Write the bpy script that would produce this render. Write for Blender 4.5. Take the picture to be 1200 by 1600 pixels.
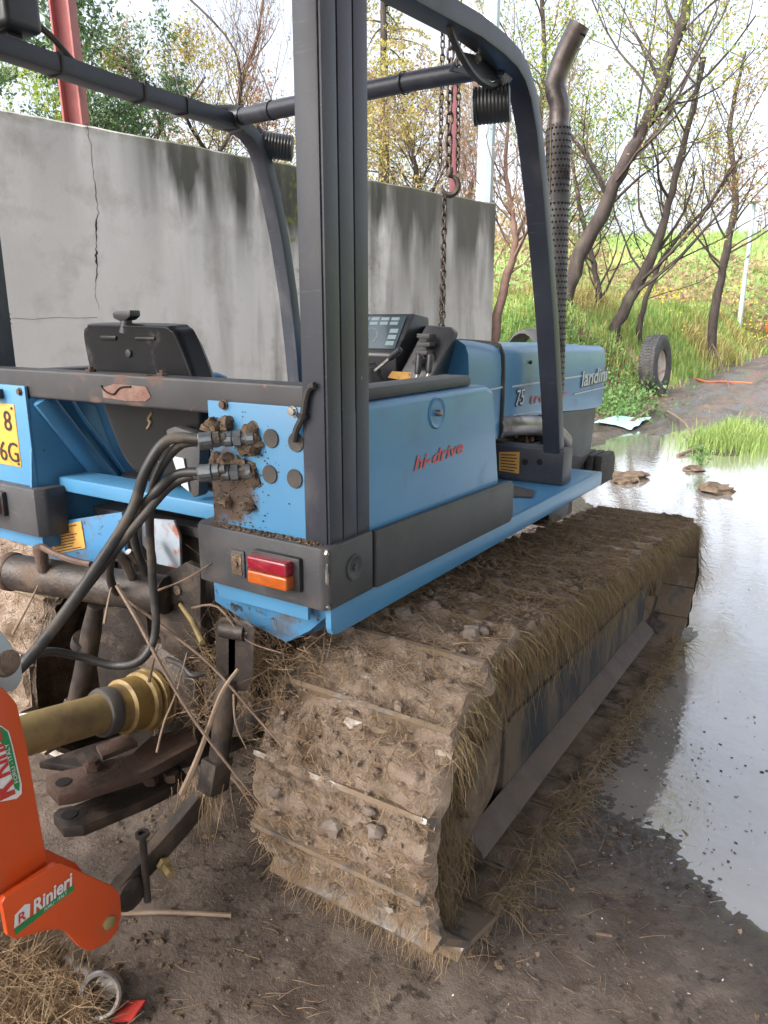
import bpy, bmesh, math, random
from mathutils import Vector, Matrix, noise
R = math.radians
for o in list(bpy.data.objects): bpy.data.objects.remove(o)
scene = bpy.context.scene
COL = scene.collection
random.seed(7)

# ------------------------------------------------------------------ camera
CAM_H, PITCH, YAW, FPX = 1.4, R(14.3), R(33.0), 1160.0
cam = bpy.data.cameras.new('camera')
cam.sensor_fit = 'VERTICAL'; cam.sensor_height = 36.0
cam.lens = FPX / 1600.0 * 36.0
cam.clip_start = 0.02; cam.clip_end = 1500
camo = bpy.data.objects.new('camera', cam); COL.objects.link(camo)
camo.location = (0, 0, CAM_H); camo.rotation_euler = (math.pi/2 - PITCH, 0, YAW)
scene.camera = camo

# ------------------------------------------------------------------ sky, sun, exposure
SUN_EL, SUN_AZ = R(40), R(200)        # azimuth clockwise from +Y: the brighter side of the overcast sky
world = bpy.data.worlds.new('World'); scene.world = world; world.use_nodes = True
wn, wl = world.node_tree.nodes, world.node_tree.links
wn.clear()
sky = wn.new('ShaderNodeTexSky'); sky.sky_type = 'NISHITA'; sky.sun_disc = False
sky.sun_elevation = SUN_EL; sky.sun_rotation = SUN_AZ
sky.air_density = 1.0; sky.dust_density = 6.0; sky.ozone_density = 1.0
hsv = wn.new('ShaderNodeHueSaturation'); hsv.inputs['Saturation'].default_value = 0.42
bg = wn.new('ShaderNodeBackground'); bg.inputs['Strength'].default_value = 0.13
wo = wn.new('ShaderNodeOutputWorld')
wl.new(sky.outputs[0], hsv.inputs['Color']); wl.new(hsv.outputs[0], bg.inputs[0]); wl.new(bg.outputs[0], wo.inputs[0])
sun = bpy.data.lights.new('sun', 'SUN'); sun.energy = 0.8; sun.angle = R(25); sun.color = (1.0, 0.97, 0.93)
suno = bpy.data.objects.new('sun', sun); COL.objects.link(suno)
sd = Vector((math.sin(SUN_AZ)*math.cos(SUN_EL), math.cos(SUN_AZ)*math.cos(SUN_EL), math.sin(SUN_EL)))
suno.rotation_euler = sd.to_track_quat('Z', 'Y').to_euler()
suno.location = sd * 30
vs = scene.view_settings
vs.view_transform = 'Standard'; vs.look = 'None'; vs.gamma = 1.0; vs.use_curve_mapping = False
vs.exposure = 1.95

# ------------------------------------------------------------------ helpers
def ray(x, y):
    a, b = (x-600)/FPX, (800-y)/FPX
    f = Vector((-math.sin(YAW)*math.cos(PITCH), math.cos(YAW)*math.cos(PITCH), -math.sin(PITCH)))
    r = Vector((math.cos(YAW), math.sin(YAW), 0)); u = r.cross(f)
    return a*r + b*u + f
def P(x, y, **k):                       # photo pixel -> point on a known plane of the place
    d = ray(x, y); (ax, v), = k.items(); i = 'XYZ'.index(ax)
    o = Vector((0, 0, CAM_H))
    return o + d*((v-o[i])/d[i])
def nz(x, y, z=0.0, s=1.0): return noise.noise(Vector((x*s, y*s, z*s)))
def fr(x, y, z=0.0, s=1.0, o=4): return noise.fractal(Vector((x*s, y*s, z*s)), 1.0, 2.0, o)
def sm(t): t = max(0.0, min(1.0, t)); return t*t*(3-2*t)

class MB:
    def __init__(s): s.v = []; s.f = []
    def add(s, vs, fs):
        b = len(s.v); s.v += [tuple(p) for p in vs]; s.f += [tuple(b+i for i in f) for f in fs]; return s
    def hexa(s, p):
        return s.add(p, [(3,2,1,0),(4,5,6,7),(0,1,5,4),(1,2,6,5),(2,3,7,6),(3,0,4,7)])
    def box(s, a, b):
        (x0,y0,z0),(x1,y1,z1) = a, b
        x0,x1 = min(x0,x1),max(x0,x1); y0,y1 = min(y0,y1),max(y0,y1); z0,z1 = min(z0,z1),max(z0,z1)
        return s.hexa([(x0,y0,z0),(x1,y0,z0),(x1,y1,z0),(x0,y1,z0),(x0,y0,z1),(x1,y0,z1),(x1,y1,z1),(x0,y1,z1)])
    def prism(s, poly, axis, a, b):     # poly of 2d points in the other two axes
        n = len(poly)
        def mk(p, t):
            return {'X': (t,p[0],p[1]), 'Y': (p[0],t,p[1]), 'Z': (p[0],p[1],t)}[axis]
        vs = [mk(p,a) for p in poly] + [mk(p,b) for p in poly]
        fs = [tuple(range(n))[::-1], tuple(range(n,2*n))] + [(i,(i+1)%n,n+(i+1)%n,n+i) for i in range(n)]
        return s.add(vs, fs)
    def slab(s, pts, nrm, th):          # planar polygon of 3d points with a thickness along nrm
        nrm = Vector(nrm).normalized()*th; n = len(pts); pts = [Vector(p) for p in pts]
        return s.add(pts + [p+nrm for p in pts], [tuple(range(n))[::-1], tuple(range(n,2*n))] + [(i,(i+1)%n,n+(i+1)%n,n+i) for i in range(n)])
    def tube(s, pts, r, n=8, closed=False, flat=None, up=None):
        pts = [Vector(p) for p in pts]; m = len(pts)
        rs = r if isinstance(r, (list, tuple)) else [r]*m
        b = len(s.v); prev = None
        for i, p in enumerate(pts):
            if closed: t = pts[(i+1)%m]-pts[i-1]
            else: t = pts[min(i+1,m-1)]-pts[max(i-1,0)]
            if t.length < 1e-9: t = Vector((0,0,1))
            t.normalize()
            if up is not None: u = Vector(up)
            elif prev is None: u = Vector((0,0,1)) if abs(t.z) < .9 else Vector((1,0,0))
            else: u = prev
            u = u - t*u.dot(t)
            if u.length < 1e-6: u = t.orthogonal()
            u.normalize(); w = t.cross(u); prev = u
            for k in range(n):
                a = 2*math.pi*(k+.5)/n
                q = p + u*(math.cos(a)*rs[i]) + w*(math.sin(a)*rs[i]*(flat or 1))
                s.v.append(tuple(q))
        for i in range(m if closed else m-1):
            j = (i+1)%m
            for k in range(n): s.f.append((b+i*n+k, b+i*n+(k+1)%n, b+j*n+(k+1)%n, b+j*n+k))
        if not closed:
            s.f.append(tuple(b+k for k in range(n))[::-1]); s.f.append(tuple(b+(m-1)*n+k for k in range(n)))
        return s
    def rbar(s, pts, wu, ww, up):       # rectangular bar along a path; wu along 'up', ww across
        pts = [Vector(p) for p in pts]; m = len(pts); b = len(s.v)
        for i, p in enumerate(pts):
            t = (pts[min(i+1,m-1)]-pts[max(i-1,0)]).normalized()
            u = Vector(up); u = (u - t*u.dot(t)).normalized(); w = t.cross(u)
            for (c, d) in ((-1,-1),(1,-1),(1,1),(-1,1)): s.v.append(tuple(p+u*(c*wu/2)+w*(d*ww/2)))
        for i in range(m-1):
            for k in range(4): s.f.append((b+i*4+k, b+i*4+(k+1)%4, b+(i+1)*4+(k+1)%4, b+(i+1)*4+k))
        s.f.append((b+3,b+2,b+1,b)); e = b+(m-1)*4; s.f.append((e,e+1,e+2,e+3))
        return s
    def lathe(s, prof, org, axis, n=24):
        org = Vector(org); ax = Vector(axis).normalized(); u = ax.orthogonal().normalized(); w = ax.cross(u)
        b = len(s.v); m = len(prof)
        for (r, h) in prof:
            for k in range(n):
                a = 2*math.pi*k/n
                s.v.append(tuple(org + ax*h + (u*math.cos(a)+w*math.sin(a))*max(r,1e-4)))
        for i in range(m-1):
            for k in range(n): s.f.append((b+i*n+k, b+i*n+(k+1)%n, b+(i+1)*n+(k+1)%n, b+(i+1)*n+k))
        s.f.append(tuple(b+k for k in range(n))[::-1]); s.f.append(tuple(b+(m-1)*n+k for k in range(n)))
        return s
    def ring(s, prof, org, axis, n=24):
        s.lathe(list(prof)+[prof[0]], org, axis, n); s.f = s.f[:-2]; return s
    def loft(s, rings, caps=True):
        b = len(s.v); n = len(rings[0]); m = len(rings)
        for r_ in rings: s.v += [tuple(p) for p in r_]
        for i in range(m-1):
            for k in range(n): s.f.append((b+i*n+k, b+i*n+(k+1)%n, b+(i+1)*n+(k+1)%n, b+(i+1)*n+k))
        if caps: s.f.append(tuple(b+k for k in range(n))[::-1]); s.f.append(tuple(b+(m-1)*n+k for k in range(n)))
        return s
    def lump(s, c, r, seed=0, amp=.35, n=6, squash=1.0):
        c = Vector(c); b = len(s.v); rows = n; cols = n*2
        rx, ry, rz_ = (r, r, r*squash) if not isinstance(r, (tuple, list)) else r
        for i in range(rows+1):
            th = math.pi*i/rows
            for k in range(cols):
                ph = 2*math.pi*k/cols
                d = Vector((math.sin(th)*math.cos(ph), math.sin(th)*math.sin(ph), math.cos(th)))
                q = 1+amp*noise.noise(d*1.7+Vector((seed*3.1, seed*1.7, seed)))*1.6+amp*.5*noise.noise(d*4+Vector((seed, 0, 0)))
                s.v.append((c.x+d.x*rx*q, c.y+d.y*ry*q, c.z+d.z*rz_*q))
        for i in range(rows):
            for k in range(cols): s.f.append((b+i*cols+k, b+(i+1)*cols+k, b+(i+1)*cols+(k+1)%cols, b+i*cols+(k+1)%cols))
        return s
    def ribbon(s, pts, w, side):
        pts = [Vector(p) for p in pts]; b = len(s.v); m = len(pts); side = Vector(side)
        for i, p in enumerate(pts):
            k = w*(1-.8*i/(m-1)) if m > 1 else w
            s.v.append(tuple(p-side*k)); s.v.append(tuple(p+side*k))
        for i in range(m-1): s.f.append((b+2*i, b+2*i+1, b+2*i+3, b+2*i+2))
        return s

ORG = {}
def link(o, parent=None, org=None):
    COL.objects.link(o)
    org = Vector(org) if org is not None else Vector((0,0,0))
    ORG[o.name] = org
    if parent is not None: o.parent = parent; o.location = org - ORG[parent.name]
    else: o.location = org
    return o
def tag(o, label, cat, group=None):
    o['label'] = label; o['category'] = cat
    if group: o['group'] = group
    return o
def obj(name, mb, mat, parent=None, bevel=0, seg=2, smooth=True, angle=38, kind=None, recalc=True, sub=0):
    me = bpy.data.meshes.new(name)
    vs = [Vector(v) for v in mb.v]
    lo = Vector((min(v.x for v in vs), min(v.y for v in vs), min(v.z for v in vs)))
    hi = Vector((max(v.x for v in vs), max(v.y for v in vs), max(v.z for v in vs)))
    c = (lo+hi)/2
    if parent is None: c.z = lo.z
    me.from_pydata([tuple(v-c) for v in vs], [], mb.f)
    if bevel or recalc:
        bm = bmesh.new(); bm.from_mesh(me)
        if recalc: bmesh.ops.recalc_face_normals(bm, faces=bm.faces)
        if bevel:
            es = [e for e in bm.edges if len(e.link_faces) == 2 and e.calc_face_angle(0) > R(25)]
            bmesh.ops.bevel(bm, geom=es, offset=bevel, segments=seg, affect='EDGES', profile=.6, clamp_overlap=True)
        bm.to_mesh(me); bm.free()
    me.materials.append(mat)
    if smooth:
        me.polygons.foreach_set('use_smooth', [True]*len(me.polygons))
        me.set_sharp_from_angle(angle=R(angle))
    o = bpy.data.objects.new(name, me)
    link(o, parent, c)
    if kind: o['kind'] = kind
    return o
def empty(name, loc, parent=None):
    o = bpy.data.objects.new(name, None); o.empty_display_size = .1
    return link(o, parent, loc)
def text(name, body, mat, parent, origin, ux, uy, size, thick=.0015, shear=0, align='LEFT', spacing=1.0, bold=0.0, xs=1.0, width=None):
    cu = bpy.data.curves.new(name, 'FONT'); cu.body = body; cu.size = 1; cu.shear = shear; cu.align_x = align
    cu.space_character = spacing; cu.offset = bold; cu.resolution_u = 3
    t = bpy.data.objects.new(name, cu)
    me = bpy.data.meshes.new_from_object(t); bpy.data.objects.remove(t)
    if width:
        lo_ = min(v.co.x for v in me.vertices); hi_ = max(v.co.x for v in me.vertices); xs = width/((hi_-lo_)*size)
    ux = Vector(ux).normalized(); uy = Vector(uy).normalized(); n = ux.cross(uy)
    for v in me.vertices: v.co = ux*(v.co.x*size*xs) + uy*(v.co.y*size) + n*(thick)
    me.materials.clear(); me.materials.append(mat)
    me.name = name
    o = bpy.data.objects.new(name, me)
    return link(o, parent, origin)
def arc(c, r, a0, a1, n, plane='XZ'):
    out = []
    for i in range(n+1):
        a = R(a0+(a1-a0)*i/n); u, v = c[0]+r*math.cos(a), c[1]+r*math.sin(a)
        out.append((u, v))
    return out
def bez(p0, p1, p2, p3, n=16):
    p0,p1,p2,p3 = map(Vector, (p0,p1,p2,p3)); o = []
    for i in range(n+1):
        t = i/n; o.append(p0*(1-t)**3 + p1*3*t*(1-t)**2 + p2*3*t*t*(1-t) + p3*t**3)
    return o
def spline(pts, n=6):
    pts = [Vector(p) for p in pts]; out = []
    for i in range(len(pts)-1):
        a = pts[max(i-1,0)]; b = pts[i]; c = pts[i+1]; d = pts[min(i+2,len(pts)-1)]
        for k in range(n):
            t = k/n
            out.append(.5*((2*b)+(c-a)*t+(2*a-5*b+4*c-d)*t*t+(3*b-3*c+d-a)*t**3))
    out.append(pts[-1]); return out

# ------------------------------------------------------------------ materials
def M(name, c1, c2=None, scale=8.0, rough=.5, metal=0.0, bump=0.0, bscale=60.0, dirt=None, dlo=.52, dhi=.68, dscale=5.0, dirt2=None, d2lo=.62, d2hi=.66, d2scale=40.0,
      spec=.5, stretch=(1,1,1), coat=0.0, rvar=0.0, detail=6.0, transl=None, dirt_rough=.9, coords='Position', scratch=None, samt=.5, patch=None):
    m = bpy.data.materials.new(name); m.use_nodes = True
    nt = m.node_tree; N = nt.nodes; L = nt.links
    b = N['Principled BSDF']
    b.inputs['Roughness'].default_value = rough; b.inputs['Metallic'].default_value = metal
    b.inputs['Specular IOR Level'].default_value = spec; b.inputs['Coat Weight'].default_value = coat
    if coords == 'Position': pos = N.new('ShaderNodeNewGeometry').outputs['Position']
    else: pos = N.new('ShaderNodeTexCoord').outputs['Object']
    if stretch != (1,1,1):
        vm = N.new('ShaderNodeVectorMath'); vm.operation = 'MULTIPLY'; vm.inputs[1].default_value = stretch
        L.new(pos, vm.inputs[0]); pos2 = vm.outputs[0]
    else: pos2 = pos
    def nzn(sc, p=pos2, det=detail):
        t = N.new('ShaderNodeTexNoise'); t.inputs['Scale'].default_value = sc; t.inputs['Detail'].default_value = det
        t.inputs['Roughness'].default_value = .6; L.new(p, t.inputs['Vector']); return t.outputs[0]
    def ramp(src, lo, hi):
        r = N.new('ShaderNodeMapRange'); r.inputs[1].default_value = lo; r.inputs[2].default_value = hi; r.clamp = True
        L.new(src, r.inputs[0]); return r.outputs[0]
    def mix(f, a, c):
        x = N.new('ShaderNodeMix'); x.data_type = 'RGBA'
        L.new(f, x.inputs[0])
        for s_, q in ((6, a), (7, c)):
            if isinstance(q, tuple): x.inputs[s_].default_value = (*q, 1)
            else: L.new(q, x.inputs[s_])
        return x.outputs[2]
    col = c1; rgh = None
    if c2 is not None: col = mix(ramp(nzn(scale), .35, .65), c1, c2)
    dm = None
    if dirt is not None:
        dm = ramp(nzn(dscale), dlo, dhi); col = mix(dm, col, dirt)
    if dirt2 is not None:
        d2 = ramp(nzn(d2scale), d2lo, d2hi); col = mix(d2, col, dirt2)
    if scratch is not None:                 # fine scratches running three ways
        for k, (rx, ry, rz) in enumerate(((.5,.2,.3),(-.6,.4,1.1),(.1,-.7,.6))):
            mp = N.new('ShaderNodeMapping'); mp.inputs['Rotation'].default_value = (rx, ry, rz); mp.inputs['Scale'].default_value = (9, 260, 260)
            L.new(pos, mp.inputs['Vector'])
            ln = ramp(nzn(1.0, mp.outputs[0], 2.0), .665, .70); gate = ramp(nzn(14+5*k), .50, .62)
            mu = N.new('ShaderNodeMath'); mu.operation = 'MULTIPLY'; L.new(ln, mu.inputs[0]); L.new(gate, mu.inputs[1])
            m2 = N.new('ShaderNodeMath'); m2.operation = 'MULTIPLY'; L.new(mu.outputs[0], m2.inputs[0]); m2.inputs[1].default_value = samt
            col = mix(m2.outputs[0], col, scratch)
    if patch is not None:                   # (centre, radius, colour): a stain of its own shape
        pc_, pr_, pcol = patch
        ds_ = N.new('ShaderNodeVectorMath'); ds_.operation = 'DISTANCE'; ds_.inputs[1].default_value = pc_; L.new(pos, ds_.inputs[0])
        near_ = ramp(ds_.outputs['Value'], pr_, pr_*.15)
        ad = N.new('ShaderNodeMath'); ad.operation = 'ADD'; L.new(near_, ad.inputs[0]); L.new(nzn(32, pos, 10), ad.inputs[1])
        pm_ = ramp(ad.outputs[0], .80, 1.12); col = mix(pm_, col, pcol)
    if isinstance(col, tuple): b.inputs['Base Color'].default_value = (*col, 1)
    else: L.new(col, b.inputs['Base Color'])
    if dm is not None or rvar:
        rr = N.new('ShaderNodeMapRange'); rr.inputs[3].default_value = rough
        rr.inputs[4].default_value = dirt_rough if dm is not None else min(1, rough+rvar)
        L.new(dm if dm is not None else ramp(nzn(scale*2.3), .35, .65), rr.inputs[0]); L.new(rr.outputs[0], b.inputs['Roughness'])
    if bump:
        bp = N.new('ShaderNodeBump'); bp.inputs['Strength'].default_value = bump; bp.inputs['Distance'].default_value = .01
        L.new(nzn(bscale, pos), bp.inputs['Height']); L.new(bp.outputs[0], b.inputs['Normal'])
    if transl:
        b.inputs['Transmission Weight'].default_value = 0
        tr = N.new('ShaderNodeBsdfTranslucent'); ms = N.new('ShaderNodeMixShader'); ms.inputs[0].default_value = transl
        if isinstance(col, tuple): tr.inputs[0].default_value = (*col, 1)
        else: L.new(col, tr.inputs[0])
        L.new(b.outputs[0], ms.inputs[1]); L.new(tr.outputs[0], ms.inputs[2])
        L.new(ms.outputs[0], N['Material Output'].inputs['Surface'])
    return m
MUD = (.30, .225, .16); MUDD = (.14, .10, .068)
m = {}
m['blue'] = M('blue_paint', (.058,.20,.37), (.07,.23,.405), 3, .36, coat=.12, dirt=(.16,.17,.17), dlo=.60, dhi=1.0, dscale=7, dirt2=(.05,.045,.04), d2lo=.70, d2hi=.73, d2scale=55, bump=.04, bscale=9, scratch=(.12,.30,.46), samt=.3)
m['blue_shaded_dirty'] = M('blue_paint_shaded_dirty', (.05,.185,.36), (.06,.215,.40), 3, .45, dirt=(.10,.075,.055), dlo=.50, dhi=.66, dscale=9, dirt2=(.03,.025,.02), d2lo=.6, d2hi=.66, d2scale=30)  # grimy blue, darkened: shade of the hitch area put into the colour
m['plastic'] = M('black_bumper_plastic', (.040,.042,.048), (.055,.056,.062), 12, .5, dirt=(.11,.09,.075), dlo=.50, dhi=.8, dscale=6, dirt2=(.25,.23,.21), d2lo=.73, d2hi=.76, d2scale=45, bump=.15, bscale=300, dirt_rough=.8, scratch=(.2,.19,.18), samt=.35)
m['frame'] = M('black_frame_paint', (.022,.026,.038), (.034,.039,.053), 10, .42, dirt=(.085,.083,.09), dlo=.55, dhi=.8, dscale=9, stretch=(1,1,.5), dirt2=(.15,.14,.14), d2lo=.72, d2hi=.75, d2scale=70, dirt_rough=.6, scratch=(.13,.13,.14))
m['frame_worn'] = M('black_frame_worn', (.028,.029,.034), (.045,.044,.046), 10, .5, dirt=(.12,.075,.06), dlo=.57, dhi=.63, dscale=7, dirt2=(.20,.07,.035), d2lo=.66, d2hi=.70, d2scale=16)
m['black'] = M('black_plastic', (.018,.019,.022), (.028,.029,.032), 20, .38, dirt=(.09,.085,.08), dlo=.62, dhi=.8, dscale=14, dirt_rough=.6)
m['seat'] = M('black_seat_shell', (.006,.0065,.008), (.010,.011,.013), 9, .30, dirt=(.05,.045,.04), dlo=.60, dhi=.76, dscale=16, dirt2=(.22,.2,.18), d2lo=.71, d2hi=.74, d2scale=32, dirt_rough=.6, spec=.28)
m['rubber'] = M('rubber_hose', (.016,.016,.017), (.04,.037,.034), 12, .5, dirt=(.12,.095,.07), dlo=.54, dhi=.75, dscale=14)
m['grommet'] = M('rubber_grommet', (.05,.045,.042), (.075,.066,.06), 30, .8)
m['steel_dark'] = M('dark_oily_steel', (.03,.026,.024), (.06,.048,.042), 14, .5, metal=.35, dirt=(.13,.095,.07), dlo=.52, dhi=.7, dscale=12, bump=.25, bscale=120)
m['rust'] = M('rusty_brown_steel', (.075,.045,.035), (.13,.085,.065), 18, .62, metal=.2, dirt=(.03,.025,.022), dlo=.55, dhi=.7, dscale=9, bump=.3, bscale=150)
m['rust_red'] = M('bare_rusty_patch', (.16,.065,.045), (.24,.16,.13), 22, .7, bump=.3, bscale=140)
m['steel'] = M('bare_steel', (.42,.41,.40), (.30,.28,.26), 25, .35, metal=.9, dirt=(.16,.12,.09), dlo=.52, dhi=.7, dscale=18)
m['shoe'] = M('worn_track_steel', (.13,.11,.095), (.26,.235,.215), 30, .38, metal=.6, dirt=(.25,.19,.135), dlo=.42, dhi=.52, dscale=14, bump=.2, bscale=120)
m['mud'] = M('dried_mud', (.20,.148,.110), (.30,.238,.188), 22, .93, dirt=(.115,.080,.055), dlo=.50, dhi=.66, dscale=9, dirt2=(.36,.31,.255), d2lo=.62, d2hi=.70, d2scale=45, bump=.9, bscale=170, spec=.2)
m['mud_dark'] = M('damp_mud', (.125,.088,.06), (.21,.155,.11), 20, .9, dirt=(.07,.05,.034), dlo=.5, dhi=.66, dscale=8, dirt2=(.30,.24,.17), d2lo=.66, d2hi=.72, d2scale=50, bump=.9, bscale=170, spec=.25)
m['frameplate'] = M('muddy_track_frame', (.036,.037,.041), (.055,.052,.052), 10, .85, spec=.2, dirt=(.125,.095,.07), dlo=.40, dhi=.60, dscale=10, stretch=(1,1,.25), bump=.3, bscale=90)
m['rail'] = M('muddy_rail', (.075,.055,.046), (.115,.087,.073), 12, .85, dirt=(.11,.08,.06), dlo=.5, dhi=.7, dscale=9, bump=.4, bscale=120)
m['straw'] = M('dry_straw', (.33,.245,.155), (.22,.15,.085), 30, .8, transl=.2)
m['straw_dark'] = M('brown_straw', (.20,.13,.075), (.30,.205,.115), 30, .85, transl=.2)
m['straw_green'] = M('greenish_straw', (.16,.135,.06), (.23,.18,.085), 15, .8, transl=.25)
m['twig'] = M('twig_bark', (.13,.085,.06), (.20,.14,.10), 40, .8, bump=.3, bscale=200)
m['twig_pale'] = M('peeled_twig', (.27,.205,.145), (.2,.14,.095), 20, .8)
m['red_lens'] = M('red_lens', (.20,.010,.022), (.27,.014,.03), 30, .16, coat=.6, dirt=(.2,.11,.08), dlo=.62, dhi=.9, dscale=25)
m['amber_lens'] = M('amber_lens', (.34,.075,.014), (.42,.10,.018), 30, .16, coat=.6, dirt=(.25,.15,.08), dlo=.62, dhi=.9, dscale=25)
m['yellow_sticker'] = M('amber_sticker', (.60,.33,.075), (.52,.28,.07), 30, .5, dirt=(.25,.16,.07), dlo=.6, dhi=.7, dscale=30)
m['plate'] = M('number_plate_yellow', (.72,.37,.06), (.66,.33,.06), 12, .4, dirt=(.35,.2,.07), dlo=.6, dhi=.75, dscale=25)
m['ink'] = M('black_print', (.02,.018,.016), rough=.5)
m['white_print'] = M('white_print', (.72,.72,.70), rough=.45)
m['silver'] = M('silver_print', (.50,.54,.57), rough=.4)
m['red_print'] = M('red_print', (.52,.045,.035), rough=.4)
m['green_print'] = M('green_print', (.02,.22,.07), rough=.4)
m['orange'] = M('orange_paint', (.64,.085,.015), (.58,.072,.014), 5, .4, coat=.2, dirt=(.32,.12,.05), dlo=.6, dhi=.85, dscale=9, dirt2=(.2,.1,.05), d2lo=.72, d2hi=.75, d2scale=40)
m['pto'] = M('dirty_yellow_plastic', (.215,.16,.06), (.27,.205,.085), 9, .5, dirt=(.15,.10,.055), dlo=.48, dhi=.7, dscale=10)
m['pto_cone'] = M('dirty_brown_yellow_plastic', (.22,.14,.04), (.28,.19,.065), 12, .5, dirt=(.10,.065,.03), dlo=.46, dhi=.66, dscale=14)
m['exhaust'] = M('heat_stained_steel', (.15,.13,.125), (.24,.21,.20), 8, .33, metal=.85, dirt=(.045,.034,.03), dlo=.48, dhi=.68, dscale=6, dirt_rough=.55)
m['shield'] = M('perforated_shield', (.075,.07,.07), (.13,.12,.12), 12, .45, metal=.5, dirt=(.05,.03,.022), dlo=.55, dhi=.7, dscale=8)
m['dark_hole'] = M('dark_void', (.008,.008,.008), rough=.9)
m['glass'] = M('gauge_glass', (.035,.055,.065), (.05,.075,.085), 12, .12, coat=.5)
m['gauge_mark'] = M('gauge_marks', (.20,.26,.28), rough=.4)
m['lampglass'] = M('lamp_lens', (.50,.50,.50), (.42,.42,.43), 20, .15, coat=.5)
m['redcol'] = M('red_primer_steel', (.24,.065,.06), (.30,.088,.08), 5, .6, dirt=(.17,.07,.06), dlo=.55, dhi=.75, dscale=4)
m['redpole'] = M('red_brown_pole', (.13,.034,.04), (.17,.05,.055), 5, .6)
m['galv'] = M('galvanised_steel', (.42,.50,.55), (.48,.55,.59), 4, .5, metal=.3)
m['chain'] = M('oiled_chain_steel', (.035,.026,.022), (.075,.055,.046), 60, .45, metal=.6)
m['tyre'] = M('old_tyre_rubber', (.035,.036,.038), (.06,.06,.062), 6, .75, dirt=(.13,.11,.09), dlo=.52, dhi=.75, dscale=4, bump=.3, bscale=40)
m['rim'] = M('rusty_white_rim', (.55,.50,.46), (.42,.35,.30), 6, .6, dirt=(.28,.15,.09), dlo=.52, dhi=.7, dscale=6)
m['bark'] = M('tree_bark', (.036,.027,.025), (.07,.053,.048), 9, .9, bump=.8, bscale=30, stretch=(1,1,.4), dirt=(.11,.105,.07), dlo=.58, dhi=.75, dscale=3)
m['bark_red'] = M('reddish_twig_bark', (.12,.07,.055), (.17,.105,.085), 9, .9)
m['leaf'] = M('spring_leaf', (.22,.33,.05), (.34,.40,.09), .8, .6, transl=.45)
m['leaf_y'] = M('budding_leaf', (.40,.38,.10), (.46,.36,.13), .8, .6, transl=.45)
m['leaf_g'] = M('fresh_green_leaf', (.115,.24,.07), (.18,.32,.10), .8, .6, transl=.45)
m['leaf_d'] = M('dark_evergreen_leaf', (.07,.14,.06), (.12,.20,.085), .6, .6, transl=.3)
m['leaf_o'] = M('dead_leaf', (.38,.19,.115), (.33,.20,.12), 1.5, .7, transl=.4)
m['leaf_b'] = M('brownish_bud', (.36,.25,.15), (.30,.24,.14), .8, .7, transl=.4)
m['grass'] = M('fresh_grass', (.21,.345,.085), (.31,.40,.12), .7, .6, transl=.4)
m['grass_y'] = M('yellow_green_grass', (.40,.43,.12), (.48,.42,.17), .7, .65, transl=.4)
m['grass_dry'] = M('dry_grass', (.40,.31,.17), (.30,.22,.12), .9, .75, transl=.3)
m['flower'] = M('yellow_blossom', (.75,.58,.04), (.7,.62,.10), 2, .6, transl=.3)
m['petal'] = M('fallen_white_petal', (.66,.62,.58), rough=.7)
m['stone'] = M('pebble', (.15,.12,.10), (.23,.20,.17), 14, .8, dirt=(.15,.11,.085), dlo=.5, dhi=.7, dscale=20)
m['plastic_sheet'] = M('pale_blue_sheet', (.30,.55,.62), (.38,.62,.66), 6, .4)
m['orange_hose'] = M('orange_hose', (.62,.15,.06), rough=.5)
m['house'] = M('far_house_wall', (.55,.52,.49), rough=.9)
m['roof'] = M('far_house_roof', (.33,.28,.27), rough=.9)
m['brown_box'] = M('brown_leaf_litter', (.13,.075,.055), (.20,.13,.09), 12, .9, bump=.6, bscale=60)
m['fitting'] = M('zinc_fitting', (.20,.23,.25), (.15,.165,.18), 30, .4, metal=.7, dirt=(.12,.09,.065), dlo=.50, dhi=.66, dscale=40)
m['tan_leaf'] = M('tan_dead_leaf', (.26,.16,.10), (.2,.12,.08), 30, .8)
m['panel'] = M('mud_stained_blue_paint', (.06,.205,.375), (.075,.235,.41), 3, .38, coat=.12, dirt=(.16,.17,.17), dlo=.62, dhi=1.0, dscale=7, dirt2=(.05,.045,.04), d2lo=.69, d2hi=.72, d2scale=55, patch=((-1.055,1.046,1.075), .125, (.085,.06,.045)))
# ------------------------------------------------------------------ ground, puddle
PUD = [(.75,1.35),(.25,1.55),(-.03,1.70),(-.107,1.757),(-.25,1.88),(-.43,2.03),(-.545,2.19),(-.56,2.5),(-.60,3.3),(-.78,4.0),(-1.2,4.9),(-2.0,6.0),(-2.55,7.4),(-2.7,8.7),(-2.4,9.6),(-1.97,10.6),(-1.6,9.6),(-1.45,8.7),(-1.05,8.9),(-.9,10.0),(.5,11.2),(2.5,10.6),(3.4,6.5),(2.6,2.6),(1.5,1.6)]
def pud_sd(x, y):
    ins = False; best = 1e9; n = len(PUD)
    for i in range(n):
        x0,y0 = PUD[i]; x1,y1 = PUD[(i+1)%n]
        if (y0 > y) != (y1 > y) and x < (x1-x0)*(y-y0)/(y1-y0)+x0: ins = not ins
        dx,dy = x1-x0,y1-y0; t = max(0,min(1,((x-x0)*dx+(y-y0)*dy)/(dx*dx+dy*dy)))
        d = math.hypot(x-x0-t*dx, y-y0-t*dy)
        if d < best: best = d
    return best if ins else -best
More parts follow.
